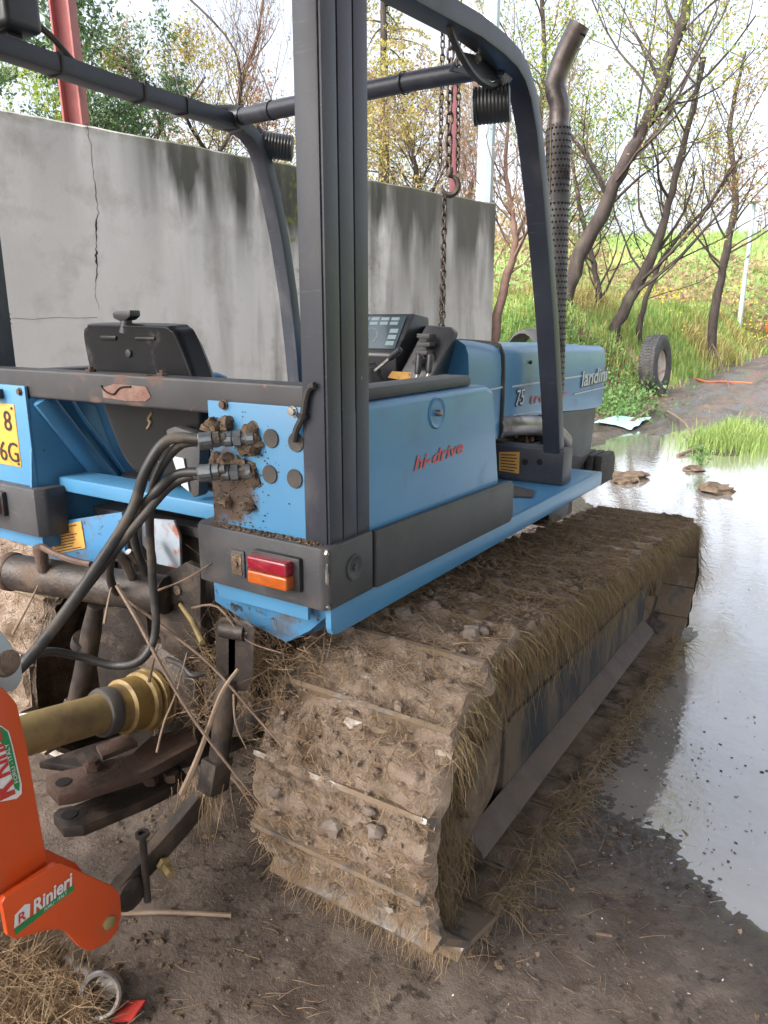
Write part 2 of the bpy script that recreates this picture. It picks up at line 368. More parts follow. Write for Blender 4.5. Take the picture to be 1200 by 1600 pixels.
def terrain(x, y):
    h = .016*max(0, y-8.5)*sm((y-8.5)/6) if y < 60 else .016*51.5
    bank = sm((-3.25+.25*nz(0, y*.5, 3)-x)/1.9)*sm((y-9.0)/3.2)
    h += 1.5*bank
    h += .035*max(0, -4.5-x)*bank if x > -60 else .035*55*bank
    h += 4.4*sm((y-31)/24)
    if y > 55: h += .01*(y-55)
    if y > 9: h += .18*bank*nz(x*.8, y*.8, 1.0)
    return h
WATER = -.012
def ground_h(x, y):
    h = terrain(x, y)
    near = x > -4 and x < 5 and y < 13
    wet = 0
    if near:
        sd = .07+pud_sd(x, y) if (-3.6 < x < 4.4 and .4 < y < 12.2) else -1
        edge = sd + .10*fr(x, y, 0, 3.0, 3)
        h += .012 + .014*fr(x, y, 2, 2.2, 3) + .007*fr(x, y, 5, 14, 3)
        r = noise.noise(Vector((x*9, y*9, 3)))
        if r > .3: h += (r-.3)*.03
        if sd > -.7:
            k = sm((edge+.55)/.5)
            h = h*(1-.62*k)+(WATER+.0006)*.62*k
            h -= .045*sm((edge-.02)/.4) + .0035*sm((edge+.12)/.16)
            band = sm((edge+.36)/.22)*(1-sm((edge-.22)/.15))
            h += band*(.006*noise.noise(Vector((x*48,y*48,1)))+.0055*noise.noise(Vector((x*95,y*95,5))))
        # wheel ruts on the way out
        if 6 < y < 13 and x > -3.4:
            h += .05*fr(x*1.3, y*.45, 7, 2.0, 3)*sm((y-7)/3)
        wet = sm((sd+.28+.15*fr(x, y, 9, 4, 3))/.3)
        if y > 8 and x > -3.6: wet = max(wet, sm((fr(x*2.2, y*.8, 4, 1, 3)+.25)*2))
    else:
        h += .05*fr(x, y, 2, .8, 3) if y < 60 else 0
        if 13 <= y < 30 and -3.4 < x < 3: wet = sm((fr(x*2.2, y*.5, 4, 1, 3)+.25)*2)
    if 8.5 < y < 31 and -3.3 < x < 3:
        f_ = sm((y-8.5)/2)*sm((31-y)/3)
        for x0 in (-2.55,-1.75,-.75,.55):
            e_ = math.exp(-((x-x0-.25*nz(y*.35, x0, 2)-.02*(y-10))/.16)**2); h -= .05*f_*e_; wet = max(wet, f_*sm(e_*2-.5))
            e2 = math.exp(-((x-x0-.3-.25*nz(y*.35, x0, 2)-.02*(y-10))/.10)**2); h += .035*f_*e2*(.6+nz(x*4, y*2, 1))
    return h, wet
def axis(*segs):
    out = []
    for a, b, s in segs:
        n = max(1, round((b-a)/s)); out += [a+(b-a)*i/n for i in range(n)]
    return out + [segs[-1][1]]
gx = axis((-160,-30,8),(-30,-8,.8),(-8,-2.6,.14),(-2.6,-.75,.026),(-.75,.75,.013),(.75,1.4,.026),(1.4,6,.14),(6,80,5))
gy = axis((-8,.2,.4),(.2,1.45,.026),(1.45,2.75,.013),(2.75,3.6,.026),(3.6,11,.07),(11,20,.11),(20,32,.3),(32,60,1),(60,300,12))
gv = []; wets = []; covers = []
for y in gy:
    for x in gx:
        h, w = ground_h(x, y); gv.append((x, y, h)); wets.append(w)
        b = sm((-3.15+.3*nz(x, y, 4)-x)/.9)*sm((y-8.3)/2.0)
        b = max(b, sm((y-29)/4), sm((x-4.6)/1.5)*sm((y-5)/3))
        covers.append(b)
nx = len(gx)
gf = [(j*nx+i, j*nx+i+1, (j+1)*nx+i+1, (j+1)*nx+i) for j in range(len(gy)-1) for i in range(nx-1)]
gme = bpy.data.meshes.new('ground'); gme.from_pydata(gv, [], gf)
gme.polygons.foreach_set('use_smooth', [True]*len(gf))
for nm, data in (('wet', wets), ('cover', covers)):
    at_ = gme.attributes.new(nm, 'FLOAT', 'POINT'); at_.data.foreach_set('value', data)
gmat = bpy.data.materials.new('muddy_ground'); gmat.use_nodes = True
N, L = gmat.node_tree.nodes, gmat.node_tree.links
pb = N['Principled BSDF']
gp = N.new('ShaderNodeNewGeometry').outputs['Position']
def _n(sc, det=8, rg=.6):
    t = N.new('ShaderNodeTexNoise'); t.inputs['Scale'].default_value = sc; t.inputs['Detail'].default_value = det; t.inputs['Roughness'].default_value = rg
    L.new(gp, t.inputs['Vector']); return t.outputs[0]
def _r(s, lo, hi, a=0, b=1):
    r = N.new('ShaderNodeMapRange'); r.inputs[1].default_value = lo; r.inputs[2].default_value = hi; r.inputs[3].default_value = a; r.inputs[4].default_value = b
    L.new(s, r.inputs[0]); return r.outputs[0]
def _m(f, a, c):
    x = N.new('ShaderNodeMix'); x.data_type = 'RGBA'; L.new(f, x.inputs[0])
    for s_, q in ((6, a), (7, c)):
        if isinstance(q, tuple): x.inputs[s_].default_value = (*q, 1)
        else: L.new(q, x.inputs[s_])
    return x.outputs[2]
def _a(nm):
    a = N.new('ShaderNodeAttribute'); a.attribute_name = nm; return a.outputs['Fac']
c = _m(_r(_n(2.2), .38, .62), (.088,.064,.049), (.135,.104,.083))
c = _m(_r(_n(9), .48, .62), c, (.165,.130,.105))
c = _m(_r(_n(5, 10, .7), .54, .66), c, (.062,.042,.032))
c = _m(_r(_n(70, 4), .60, .70), c, (.20,.165,.135))
c = _m(_r(_n(33, 4), .57, .66), c, (.042,.030,.023))
c = _m(_r(_n(17, 6, .7), .55, .66), c, (.155,.122,.10))
c = _m(_a('wet'), c, (.062,.047,.04))
gr = _m(_r(_n(1.1), .4, .6), (.17,.28,.075), (.26,.31,.11))
gr = _m(_r(_n(3), .58, .70), gr, (.17,.14,.07))
c = _m(_r(_a('cover'), .3, .7), c, gr)
L.new(c, pb.inputs['Base Color'])
rg = N.new('ShaderNodeMix'); rg.data_type = 'FLOAT'; L.new(_a('wet'), rg.inputs[0])
L.new(_r(_n(6), .35, .65, .55, .92), rg.inputs[2]); rg.inputs[3].default_value = .13
L.new(rg.outputs[0], pb.inputs['Roughness'])
bp = N.new('ShaderNodeBump'); bp.inputs['Strength'].default_value = .7; bp.inputs['Distance'].default_value = .012
L.new(_n(55, 8, .7), bp.inputs['Height']); L.new(bp.outputs[0], pb.inputs['Normal'])
gme.materials.append(gmat)
go = bpy.data.objects.new('ground', gme); COL.objects.link(go); go['kind'] = 'structure'

wmat = bpy.data.materials.new('muddy_water'); wmat.use_nodes = True
N, L = wmat.node_tree.nodes, wmat.node_tree.links
pb = N['Principled BSDF']; gp = N.new('ShaderNodeNewGeometry').outputs['Position']
L.new(_m(_r(_n(1.3), .4, .6), (.22,.205,.19), (.29,.275,.255)), pb.inputs['Base Color'])
pb.inputs['Roughness'].default_value = .04; pb.inputs['IOR'].default_value = 1.8
pb.inputs['Coat Weight'].default_value = 1.0; pb.inputs['Coat Roughness'].default_value = .03; pb.inputs['Coat IOR'].default_value = 2.0
bp = N.new('ShaderNodeBump'); bp.inputs['Strength'].default_value = .12; bp.inputs['Distance'].default_value = .01
L.new(_n(16, 3), bp.inputs['Height']); L.new(bp.outputs[0], pb.inputs['Normal']); L.new(bp.outputs[0], pb.inputs['Coat Normal'])
wb = MB(); wb.add([(-3.5,.5,WATER),(4.2,.5,WATER),(4.2,11.8,WATER),(-3.5,11.8,WATER)], [(0,1,2,3)])
wo_ = obj('puddle', wb, wmat, recalc=False, smooth=False); wo_['kind'] = 'structure'

# ------------------------------------------------------------------ concrete wall
ZT = 2.6
wr = P(775, 318, Z=ZT); wlft = P(3, 170, Z=ZT)
wd = Vector((wr.x-wlft.x, wr.y-wlft.y, 0)); wlen = wd.length; wd.normalize()
wn_ = Vector((wd.y, -wd.x, 0))           # towards the tractor
WEXT = 2.6
mid = (wr+wlft)/2; mid.z = 0
def wall_pt(px, py, off=0):
    d = ray(px, py); o = Vector((0,0,CAM_H)); t = (mid-o).dot(wn_)/d.dot(wn_); p = o+d*t
    return Vector(((p-mid).dot(wd), -off, p.z))
cm = bpy.data.materials.new('weathered_concrete'); cm.use_nodes = True
N, L = cm.node_tree.nodes, cm.node_tree.links; pb = N['Principled BSDF']; pb.inputs['Roughness'].default_value = .9
pb.inputs['Specular IOR Level'].default_value = .25
tc = N.new('ShaderNodeTexCoord'); gp = tc.outputs['Object']
sep = N.new('ShaderNodeSeparateXYZ'); L.new(gp, sep.inputs[0])
sv = N.new('ShaderNodeVectorMath'); sv.operation = 'MULTIPLY'; sv.inputs[1].default_value = (1, 1, .16); L.new(gp, sv.inputs[0])
def _ns(sc, det=6):
    t = N.new('ShaderNodeTexNoise'); t.inputs['Scale'].default_value = sc; t.inputs['Detail'].default_value = det; L.new(sv.outputs[0], t.inputs['Vector']); return t.outputs[0]
def _mm(op, a, b):
    x = N.new('ShaderNodeMath'); x.operation = op; x.use_clamp = op != 'ADD'
    for i, q in enumerate((a, b)):
        if isinstance(q, (int, float)): x.inputs[i].default_value = q
        else: L.new(q, x.inputs[i])
    return x.outputs[0]
c = _m(_r(_n(.9), .35, .65), (.54,.515,.49), (.61,.59,.565))
c = _m(_r(_n(3.5), .5, .68), c, (.45,.42,.40))
xm = _r(sep.outputs['X'], wall_pt(200,250).x, wall_pt(430,300).x)          # more weathered towards the far end
topm = _r(sep.outputs['Z'], ZT-1.15, ZT-.10)            # run-off from the top edge
streak = _r(_ns(3.4), .40, .58)
st = _mm('MULTIPLY', _mm('MULTIPLY', _mm('ADD', _mm('MULTIPLY', topm, topm), .07), streak), _mm('ADD', _mm('MULTIPLY', xm, 1.0), .18))
c = _m(_mm('MULTIPLY', st, 1.6), c, (.052,.052,.042))
cur = _mm('MULTIPLY', _mm('MULTIPLY', _r(_mm('ADD', sep.outputs['Z'], _mm('MULTIPLY', _ns(7), .9)), ZT-.02, ZT+.26), _r(_ns(4.6, 8), .36, .56)), _r(sep.outputs['X'], wall_pt(196,250).x, wall_pt(245,260).x))
c = _m(_mm('MULTIPLY', cur, .95), c, (.060,.060,.050))
st2 = _mm('MULTIPLY', _r(_ns(5.5), .48, .66), xm)
c = _m(_mm('MULTIPLY', st2, .62), c, (.14,.13,.115))
brd = _mm('MULTIPLY', _r(_ns(.9, 3), .42, .56), _r(sep.outputs['X'], wall_pt(430,300).x, wall_pt(560,300).x))
c = _m(_mm('MULTIPLY', brd, .42), c, (.17,.16,.145))
mo = _mm('MULTIPLY', _mm('MULTIPLY', _r(_n(14), .52, .62), _r(_ns(1.7), .40, .5)), _mm('MULTIPLY', _r(sep.outputs['X'], wall_pt(408,300).x, wall_pt(440,300).x), _r(sep.outputs['X'], wall_pt(600,300).x, wall_pt(520,300).x)))
c = _m(mo, c, (.12,.135,.03))
tp = _mm('MULTIPLY', _r(sep.outputs['Z'], ZT-.07, ZT-.015), _r(_n(7), .4, .6))
c = _m(_mm('MULTIPLY', tp, .7), c, (.13,.13,.08))
L.new(c, pb.inputs['Base Color'])
bp = N.new('ShaderNodeBump'); bp.inputs['Strength'].default_value = .25; bp.inputs['Distance'].default_value = .01
L.new(_n(30, 8), bp.inputs['Height']); L.new(bp.outputs[0], pb.inputs['Normal'])
wall = MB()
nseg = 90; L0 = -wlen/2-WEXT; L1 = wlen/2
prof = []
rings = []
for i in range(nseg+1):
    x = L0+(L1-L0)*i/nseg
    t = ZT + .012*fr(x, 0, 0, 3, 3) + .006*nz(x, 3, 0, 14)
    rings.append([(x,0,-.3),(x,0,t-.012),(x,.014,t),(x,.21,t+.004),(x,.225,t-.012),(x,.225,-.3)])
wall.loft(rings)
wme = bpy.data.meshes.new('concrete_wall'); wme.from_pydata(wall.v, [], wall.f)
bm_ = bmesh.new(); bm_.from_mesh(wme); bmesh.ops.recalc_face_normals(bm_, faces=bm_.faces); bm_.to_mesh(wme); bm_.free()
wme.materials.append(cm)
wallo = bpy.data.objects.new('concrete_wall', wme)
mid = (wr+wlft)/2; mid.z = 0
link(wallo, None, mid); wallo.rotation_euler.z = math.atan2(wd.y, wd.x)
tag(wallo, 'tall grey concrete wall with dark run-off stains behind the blue tractor', 'wall')
def wall_child(name, mb, mat):
    me = bpy.data.meshes.new(name); me.from_pydata(mb.v, [], mb.f); me.materials.append(mat)
    o = bpy.data.objects.new(name, me); COL.objects.link(o); o.parent = wallo; return o
ck = MB()
rnd = random.Random(3)
pts = [(136,193),(141,225),(144,262),(149,300),(153,332),(149,352),(149,380),(151,404),(150,430),(149,456),(155,490)]
W = [.003,.0025,.0025,.003,.0035,.008,.0025,.012,.005,.002,.001]
q = [wall_pt(x, y, .003) for x, y in pts]
fine = []; fw = []
for i in range(len(q)-1):
    for k in range(5):
        t = k/5; p = q[i].lerp(q[i+1], t); fine.append(p+Vector((rnd.uniform(-.008,.008),0,0))); fw.append((W[i]*(1-t)+W[i+1]*t)*rnd.uniform(.5,1.3))
for i, p in enumerate(fine):
    ck.v += [(p.x-fw[i]/1.6, p.y, p.z), (p.x+fw[i]/1.6, p.y, p.z)]
ck.f = [(2*i,2*i+1,2*i+3,2*i+2) for i in range(len(fine)-1)]
wall_child('crack', ck, m['dark_hole'])
ck = MB()
q = [wall_pt(x, y, .003) for x, y in [(20,497),(50,499),(85,496),(120,497),(152,496)]]
for i, p in enumerate(q): ck.v += [(p.x,p.y,p.z-.0011),(p.x,p.y,p.z+.0011)]
ck.f = [(2*i,2*i+1,2*i+3,2*i+2) for i in range(len(q)-1)]
wall_child('crack', ck, m['steel_dark'])

# ------------------------------------------------------------------ red columns, poles, hoist chain
def behind(px, py, off):                # point on a vertical plane 'off' metres behind the wall
    d = ray(px, py); o = Vector((0,0,CAM_H)); c0 = mid - wn_*off
    return o + d*((c0-o).dot(wn_)/d.dot(wn_))
a = behind(118, 178, .75); b = behind(97, 0, .75)
dirv = (b-a).normalized(); foot = a - dirv*(a.z/dirv.z); top = b + dirv*1.3
lc = empty('red_steel_column', foot)
tag(lc, 'leaning red painted steel I-beam column standing behind the concrete wall', 'column')
upv = wd; sidev = dirv.cross(upv).normalized()
def beam_strip(name, c0, c1, u, wu, ww):
    obj(name, MB().rbar([c0, c1], wu, ww, u), m['redcol'], lc, bevel=.002)
hu = Vector((math.cos(YAW), math.sin(YAW), 0))
beam_strip('flange', foot-hu*.062, top-hu*.062, hu, .014, .15)
beam_strip('flange', foot+hu*.062, top+hu*.062, hu, .014, .15)
beam_strip('web', foot, top, hu, .11, .012)
a = behind(707, 280, 1.2); foot = Vector((a.x, a.y, 0)); b = Vector((a.x, a.y, 4.1))
rp = empty('red_steel_post', foot); tag(rp, 'slim dark red steel post behind the wall beside the hanging chain', 'post')
obj('post', MB().rbar([foot, b], .07, .07, hu), m['redpole'], rp, bevel=.004)
obj('cap', MB().box((b.x-.05,b.y-.05,b.z+.001),(b.x+.05,b.y+.05,b.z+.012)), m['redpole'], rp)
a = behind(757, 300, 1.9); b = behind(769, 0, 1.9); dv = (b-a).normalized(); f0 = a-dv*(a.z/dv.z)
gp_ = empty('galvanised_pole', f0); tag(gp_, 'thick pale galvanised octagonal steel pole behind the wall end', 'pole')
obj('shaft', MB().tube([f0, f0+dv*6.5], [.135,.105], 8), m['galv'], gp_, smooth=False)
obj('base_plate', MB().box((f0.x-.2,f0.y-.2,0),(f0.x+.2,f0.y+.2,.02)), m['galv'], gp_)

# hoist: chain falls and hook
def link_mesh():
    mb = MB(); L_, W_, r = .040, .021, .0042
    pts = [(W_/2*math.cos(t), 0, L_/2-W_/2+W_/2*math.sin(t)) for t in [math.pi*i/5 for i in range(6)]]
    pts += [(-W_/2*math.cos(t), 0, -(L_/2-W_/2)-W_/2*math.sin(t)) for t in [math.pi*i/5 for i in range(6)]]
    mb.tube(pts, r, 6, closed=True)
    me = bpy.data.meshes.new('chain_link'); me.from_pydata(mb.v, [], mb.f); me.materials.append(m['chain'])
    me.polygons.foreach_set('use_smooth', [True]*len(me.polygons)); return me
LM = link_mesh()
YC = 4.0
hk = P(703, 290, Y=YC)
hoist = empty('hoist_chain', (hk.x, hk.y, hk.z))
tag(hoist, 'rusty hoist chain with open hook hanging in front of the concrete wall', 'chain')
def strand(x0, z0, z1, sway=.0, ph=0, sc=1.0, yo=0):
    n = int(abs(z1-z0)/(.031*sc)); out = []
    for i in range(n):
        t = i/max(1,n-1)
        o = bpy.data.objects.new('chain_link', LM)
        p = Vector((x0+sway*math.sin(t*3.0+ph), YC+yo, z0+(z1-z0)*t))
        link(o, hoist, p); o.rotation_euler = (0, 0, YAW+(0 if i%2 else math.pi/2)+.25*math.sin(i)+.5); o.scale = (sc,sc,sc)
zt_ = 3.35
strand(P(691,200,Y=YC).x, P(691,262,Y=YC).z, zt_, .004, 0, 1.0, -.02)
strand(P(701,200,Y=YC).x, P(701,266,Y=YC).z, zt_, .005, 1, 1.6, .0)
strand(P(711,200,Y=YC).x, P(711,262,Y=YC).z, zt_, .006, 2, 1.05, .03)
strand(P(694,400,Y=YC).x, P(694,306,Y=YC).z, .75, .004, 0, 1.2, -.01)
strand(P(689,400,Y=YC).x, P(689,330,Y=YC).z, .82, .006, 2, 1.15, .02)
hp = [Vector((hk.x, YC, hk.z+.045)), Vector((hk.x, YC, hk.z+.025))]
hp = []
for i in range(15):
    a = R(100-285*i/14); hp.append(Vector((hk.x+math.cos(YAW)*.046*math.cos(a)+.0, YC+math.sin(YAW)*.046*math.cos(a), hk.z-.0+.05*math.sin(a))))
hp = [hp[0]+Vector((0,0,.035))]+hp
obj('hook', MB().tube(hp, [.012]*4+[.017]*8+[.014,.011,.008,.005], 8), m['chain'], hoist)
obj('hook_swivel', MB().lathe([(.0,-.02),(.016,-.02),(.019,0),(.014,.022),(.0,.025)], (hk.x,YC,hk.z+.072), (0,0,1), 12), m['chain'], hoist)
# steel beam above the picture that carries the hoist, on its own two legs
beam = empty('hoist_beam', (3.06, YC, 0)); tag(beam, 'red steel overhead beam carrying the hoist chain above the tractor', 'beam')
bb = MB(); 
for z0, z1, w in ((3.58,3.60,.07),(3.40,3.42,.07)): bb.box((-2.7,YC-w,z0),(3.2,YC+w,z1))
bb.box((-2.7,YC-.005,3.42),(3.2,YC+.005,3.58))
obj('girder', bb, m['redcol'], beam)
obj('leg', MB().box((3.0,YC-.06,-.05),(3.12,YC+.06,3.40)), m['redcol'], beam)
obj('trolley', MB().box((hk.x-.08,YC-.05,3.33),(hk.x+.08,YC+.05,3.398)), m['chain'], beam)

# ------------------------------------------------------------------ trees
def leafquad(mb, p, s, rnd):
    a = Vector((rnd.gauss(0,1), rnd.gauss(0,1), rnd.gauss(0,1))).normalized(); b = a.orthogonal().normalized()
    b = (b*math.cos(1.3)+a.cross(b)*rnd.uniform(-1,1)).normalized()
    p = Vector(p); n = len(mb.v)
    mb.v += [tuple(p-a*s), tuple(p+b*s*.45), tuple(p+a*s), tuple(p-b*s*.45)]; mb.f.append((n,n+1,n+2,n+3))
def grow(wood, leaves, rnd, p, d, length, r, lvl, maxl, leafn, leafs, spread=.9, droop=0.0, upb=.15, kids=(3,5), taper=.35):
    seg = 5 if lvl < 2 else 4
    pts = [p]; rs = [r]; q = Vector(p); dd = Vector(d)
    for i in range(seg):
        dd = (dd + Vector((rnd.uniform(-1,1), rnd.uniform(-1,1), rnd.uniform(-1,1)))*.22 + Vector((0,0,upb-droop*lvl))).normalized()
        q = q+dd*(length/seg); pts.append(q.copy()); rs.append(max(.0028, r*(1-(1-taper)*(i+1)/seg)))
    wood.tube(pts, rs, 6 if lvl < 1 else 4 if lvl < 2 else 3)
    if lvl >= maxl-1 and leaves is not None:
        for i in range(leafn):
            t = rnd.uniform(.15, 1); k = min(seg-1, int(t*seg)); pp = pts[k].lerp(pts[k+1], t*seg-k)
            leafquad(leaves, pp+Vector((rnd.gauss(0,1),rnd.gauss(0,1),rnd.gauss(0,1)))*leafs*1.5, leafs*rnd.uniform(.5,1.2), rnd)
    if lvl < maxl:
        for i in range(rnd.randint(*kids)):
            t = rnd.uniform(.3, 1.0); k = min(seg-1, int(t*seg)); pp = pts[k].lerp(pts[k+1], t*seg-k)
            ax = dd.orthogonal().normalized(); ax.rotate(Matrix.Rotation(rnd.uniform(0,6.28), 3, dd))
            nd = (dd*math.cos(spread*rnd.uniform(.6,1.1))+ax*math.sin(spread*rnd.uniform(.6,1.1))).normalized()
            grow(wood, leaves, rnd, pp, nd, length*rnd.uniform(.45,.75), max(.003, rs[k]*rnd.uniform(.4,.65)), lvl+1, maxl, leafn, leafs, spread, droop, upb, kids, taper)
def tree(name, label, trunk, radii, seed, nb, blen, maxl=3, leafn=5, leafs=.045, lmat='leaf', bmat='bark', group=None, start=.3, spread=.9, droop=0, upb=.12, kids=(2,4), mix=None, dirs=None, sub=5):
    rnd = random.Random(seed)
    tp = spline(trunk, sub); n = len(tp)
    rr = []
    for i in range(n):
        t = i/(n-1)*(len(radii)-1); k = min(len(radii)-2, int(t)); rr.append(radii[k]*(1-(t-k))+radii[k+1]*(t-k))
    tp2 = [p+Vector((rnd.uniform(-1,1),rnd.uniform(-1,1),0))*rr[i]*.25 for i, p in enumerate(tp)]
    root = empty(name, tp[0]); tag(root, label, 'tree', group)
    tr = MB().tube(tp2, [r*rnd.uniform(.9,1.12) for r in rr], 10)
    obj('trunk', tr, m[bmat], root, recalc=False)
    wood = MB(); leaves = [MB(), MB()]
    for i in range(nb):
        t = start+(1-start)*((i+rnd.random())/nb); k = min(n-2, int(t*(n-1))); p = tp2[k].lerp(tp2[k+1], t*(n-1)-k)
        ax = (tp2[k+1]-tp2[k]).normalized(); a = rnd.uniform(0, 6.28)
        if dirs: a = rnd.choice(dirs)+rnd.uniform(-.6,.6)
        d = (Vector((math.cos(a), math.sin(a), rnd.uniform(-.1,.9)))+ax*.5).normalized()
        lf = leaves[1] if (mix and rnd.random() < mix[1]) else leaves[0]
        grow(wood, lf, rnd, p, d, blen*rnd.uniform(.6,1.1)*(1.15-.55*t), rr[k]*rnd.uniform(.22,.42), 1, maxl, leafn, leafs, spread, droop, upb, kids)
    if wood.v: obj('branches', wood, m[bmat], root, recalc=False)
    if leaves[0].v: obj('crown', leaves[0], m[lmat], root, recalc=False, smooth=False)
    if mix and leaves[1].v: obj('crown', leaves[1], m[mix[0]], root, recalc=False, smooth=False)
    return root
def gz(p, dz=-.08): return Vector((p.x, p.y, terrain(p.x, p.y)+dz))
def trunk_px(pts, Y, dY=0):
    out = [P(x, y, Y=Y+dY*i) for i, (x, y) in enumerate(pts)]
    b = gz(out[0]); return [b]+([] if out[0].z < b.z+.15 else [out[0]])+out[1:]
tree('leaning_tree', 'thick leaning brown trunk with sparse budding crown behind the exhaust pipe', trunk_px([(872,520),(905,405),(960,290),(1005,200),(1040,110),(1075,0),(1095,-120)], 14, .12), [.17,.15,.13,.115,.10,.085,.07,.04], 11, 21, 3.4, 3, 11, .042, 'leaf_y', start=.22, mix=('leaf',.5), kids=(3,5))
tree('leaning_tree', 'dark forked trunk leaning right just behind the discarded tyre', trunk_px([(962,515),(990,455),(1025,385),(1050,300),(1075,200),(1100,90)], 15.2, .1), [.13,.115,.10,.075,.06,.04], 23, 17, 2.7, 3, 11, .04, 'leaf', start=.3, mix=('leaf_y',.4), kids=(3,4))
tree('slender_tree', 'slender forked ivy-covered trunk between the leaning trees', trunk_px([(925,512),(935,460),(925,400),(905,320),(890,220),(880,120)], 15.6), [.08,.07,.05,.04,.03,.02], 31, 18, 1.7, 3, 7, .045, 'leaf_g', start=.12, kids=(2,4))
tree('slender_tree', 'thin crooked stem leaning right beside the dark forked trunk', trunk_px([(1000,505),(1010,465),(1035,405),(1070,360),(1115,310),(1160,240)], 16.5), [.07,.06,.05,.035,.03,.02], 37, 18, 2.4, 3, 9, .04, 'leaf_y', start=.3, mix=('leaf_o',.25), kids=(2,4))
tree('small_tree', 'small bare reddish tree growing right behind the wall end', trunk_px([(772,525),(790,440),(805,385),(800,330),(790,260),(795,190)], 10.5), [.085,.07,.055,.04,.03,.015], 41, 26, 1.7, 3, 3, .03, 'leaf_b', 'bark_red', start=.35, upb=.25, kids=(3,5))
tree('budding_tree', 'pale budding tree on the bank behind the front post', trunk_px([(845,470),(850,350),(842,220),(850,100),(845,-40)], 19), [.13,.11,.09,.07,.04], 43, 28, 2.9, 3, 14, .055, 'leaf', 'bark', start=.2, mix=('leaf_y',.5), kids=(3,4))
tree('budding_tree', 'wide sparse tree with rusty leaves at the far end of the bank', trunk_px([(1120,470),(1135,390),(1150,300),(1140,200),(1165,80)], 21), [.12,.10,.08,.06,.03], 47, 24, 2.8, 3, 11, .05, 'leaf_y', 'bark', start=.3, mix=('leaf_o',.3), kids=(2,4))
# behind the wall
def btree(px, Y, topy, label, seed, name='background_tree', rad=.16, **kw):
    b = P(px, 520, Y=Y); t = P(px, topy, Y=Y); base = gz(Vector((b.x,b.y,0)))
    h = t.z-base.z; rnd = random.Random(seed)
    pts = [base+Vector((rnd.uniform(-.2,.2)*i, rnd.uniform(-.2,.2)*i, h*i/5)) for i in range(6)]
    pts[0] = base
    return tree(name, label, pts, [rad, rad*.8, rad*.65, rad*.5, rad*.3, .02], seed, **kw)
btree(110, 9.0, 60, 'dense dark evergreen tree beside the leaning red column', 51, 'evergreen_tree', .18, nb=46, blen=1.5, maxl=3, leafn=14, leafs=.06, lmat='leaf_d', start=.25, kids=(3,5), mix=('leaf',.12))
btree(40, 10.5, 70, 'pale evergreen tree left of the leaning red column', 53, 'evergreen_tree', .16, nb=36, blen=1.5, maxl=3, leafn=10, leafs=.055, lmat='leaf', start=.2, kids=(3,4), mix=('leaf_d',.5))
btree(215, 11.5, 110, 'rounded dark green tree above the wall right of the red column', 55, 'evergreen_tree', .15, nb=38, blen=1.5, maxl=3, leafn=11, leafs=.055, lmat='leaf_d', start=.25, kids=(3,5), mix=('leaf_b',.3))
btree(320, 14, 120, 'low mixed bush with reddish buds above the wall', 57, 'background_tree', .12, nb=34, blen=1.9, maxl=3, leafn=7, leafs=.05, lmat='leaf_y', start=.3, kids=(3,5), mix=('leaf_o',.3))
btree(405, 15, -60, 'tall bare reddish tree between the two rear roll bar posts', 59, 'bare_tree', .12, nb=34, blen=2.4, maxl=3, leafn=2, leafs=.04, lmat='leaf_b', bmat='bark_red', start=.35, upb=.3, kids=(3,5))
btree(345, 13, -40, 'thin bare twiggy tree rising above the reddish bush', 60, 'bare_tree', .07, nb=16, blen=1.7, maxl=3, leafn=1, leafs=.03, lmat='leaf_b', start=.45, upb=.3, kids=(2,4))
btree(660, 15, 170, 'light budding tree behind the wall and the hanging chain', 61, 'background_tree', .12, nb=40, blen=2.0, maxl=3, leafn=9, leafs=.055, lmat='leaf_y', start=.15, kids=(3,5), mix=('leaf_b',.5))
btree(560, 17, 190, 'pinkish brown budding tree behind the black post', 63, 'background_tree', .12, nb=36, blen=2.2, maxl=3, leafn=8, leafs=.055, lmat='leaf_b', start=.2, kids=(3,4), mix=('leaf_y',.4))
btree(735, 13, 160, 'reddish bare shrubby tree around the galvanised pole', 65, 'bare_tree', .07, nb=30, blen=1.4, maxl=3, leafn=2, leafs=.035, lmat='leaf_b', bmat='bark_red', start=.1, upb=.35, kids=(3,5))
btree(460, 18, 200, 'rust tinted bush just above the mossy wall section', 67, 'background_tree', .12, nb=30, blen=2.2, maxl=3, leafn=8, leafs=.06, lmat='leaf_o', start=.2, kids=(3,4), mix=('leaf_y',.6))
# conifer
rnd = random.Random(71); Yc = 20
b = P(597, 520, Y=Yc); base = gz(Vector((b.x,b.y,0))); tp = P(592, -160, Y=Yc); hgt = tp.z-base.z
cf = empty('conifer_tree', base); tag(cf, 'tall sparse yellowish conifer with drooping tiered branches behind the wall', 'tree')
obj('trunk', MB().tube([base, base+Vector((.1,0,hgt*.5)), base+Vector((0,0,hgt))], [.22,.14,.03], 9), m['bark'], cf, recalc=False)
cw = MB(); cl = MB(); 
for i in range(60):
    t = .15+.85*i/60; z = base.z+hgt*t; ln = (1-t)*3.4+.5
    a = rnd.uniform(0, 6.28); d = Vector((math.cos(a), math.sin(a), 0)); pts = []
    for k in range(7):
        s_ = k/6; pts.append(Vector((base.x, base.y, z))+d*ln*s_+Vector((0,0,.22*ln*s_-.42*ln*s_*s_)))
    cw.tube(pts, [.03,.026,.022,.018,.014,.01,.005], 4)
    for k in range(150):
        s_ = rnd.uniform(.15,1); j = min(5, int(s_*6)); p = pts[j].lerp(pts[j+1], s_*6-j)
        side = d.cross(Vector((0,0,1)))*rnd.uniform(-1,1)*.55*(1.15-s_)*1.0
        leafquad(cl, p+side+Vector((0,0,rnd.uniform(-.10,.03))), .055*rnd.uniform(.6,1.3), rnd)
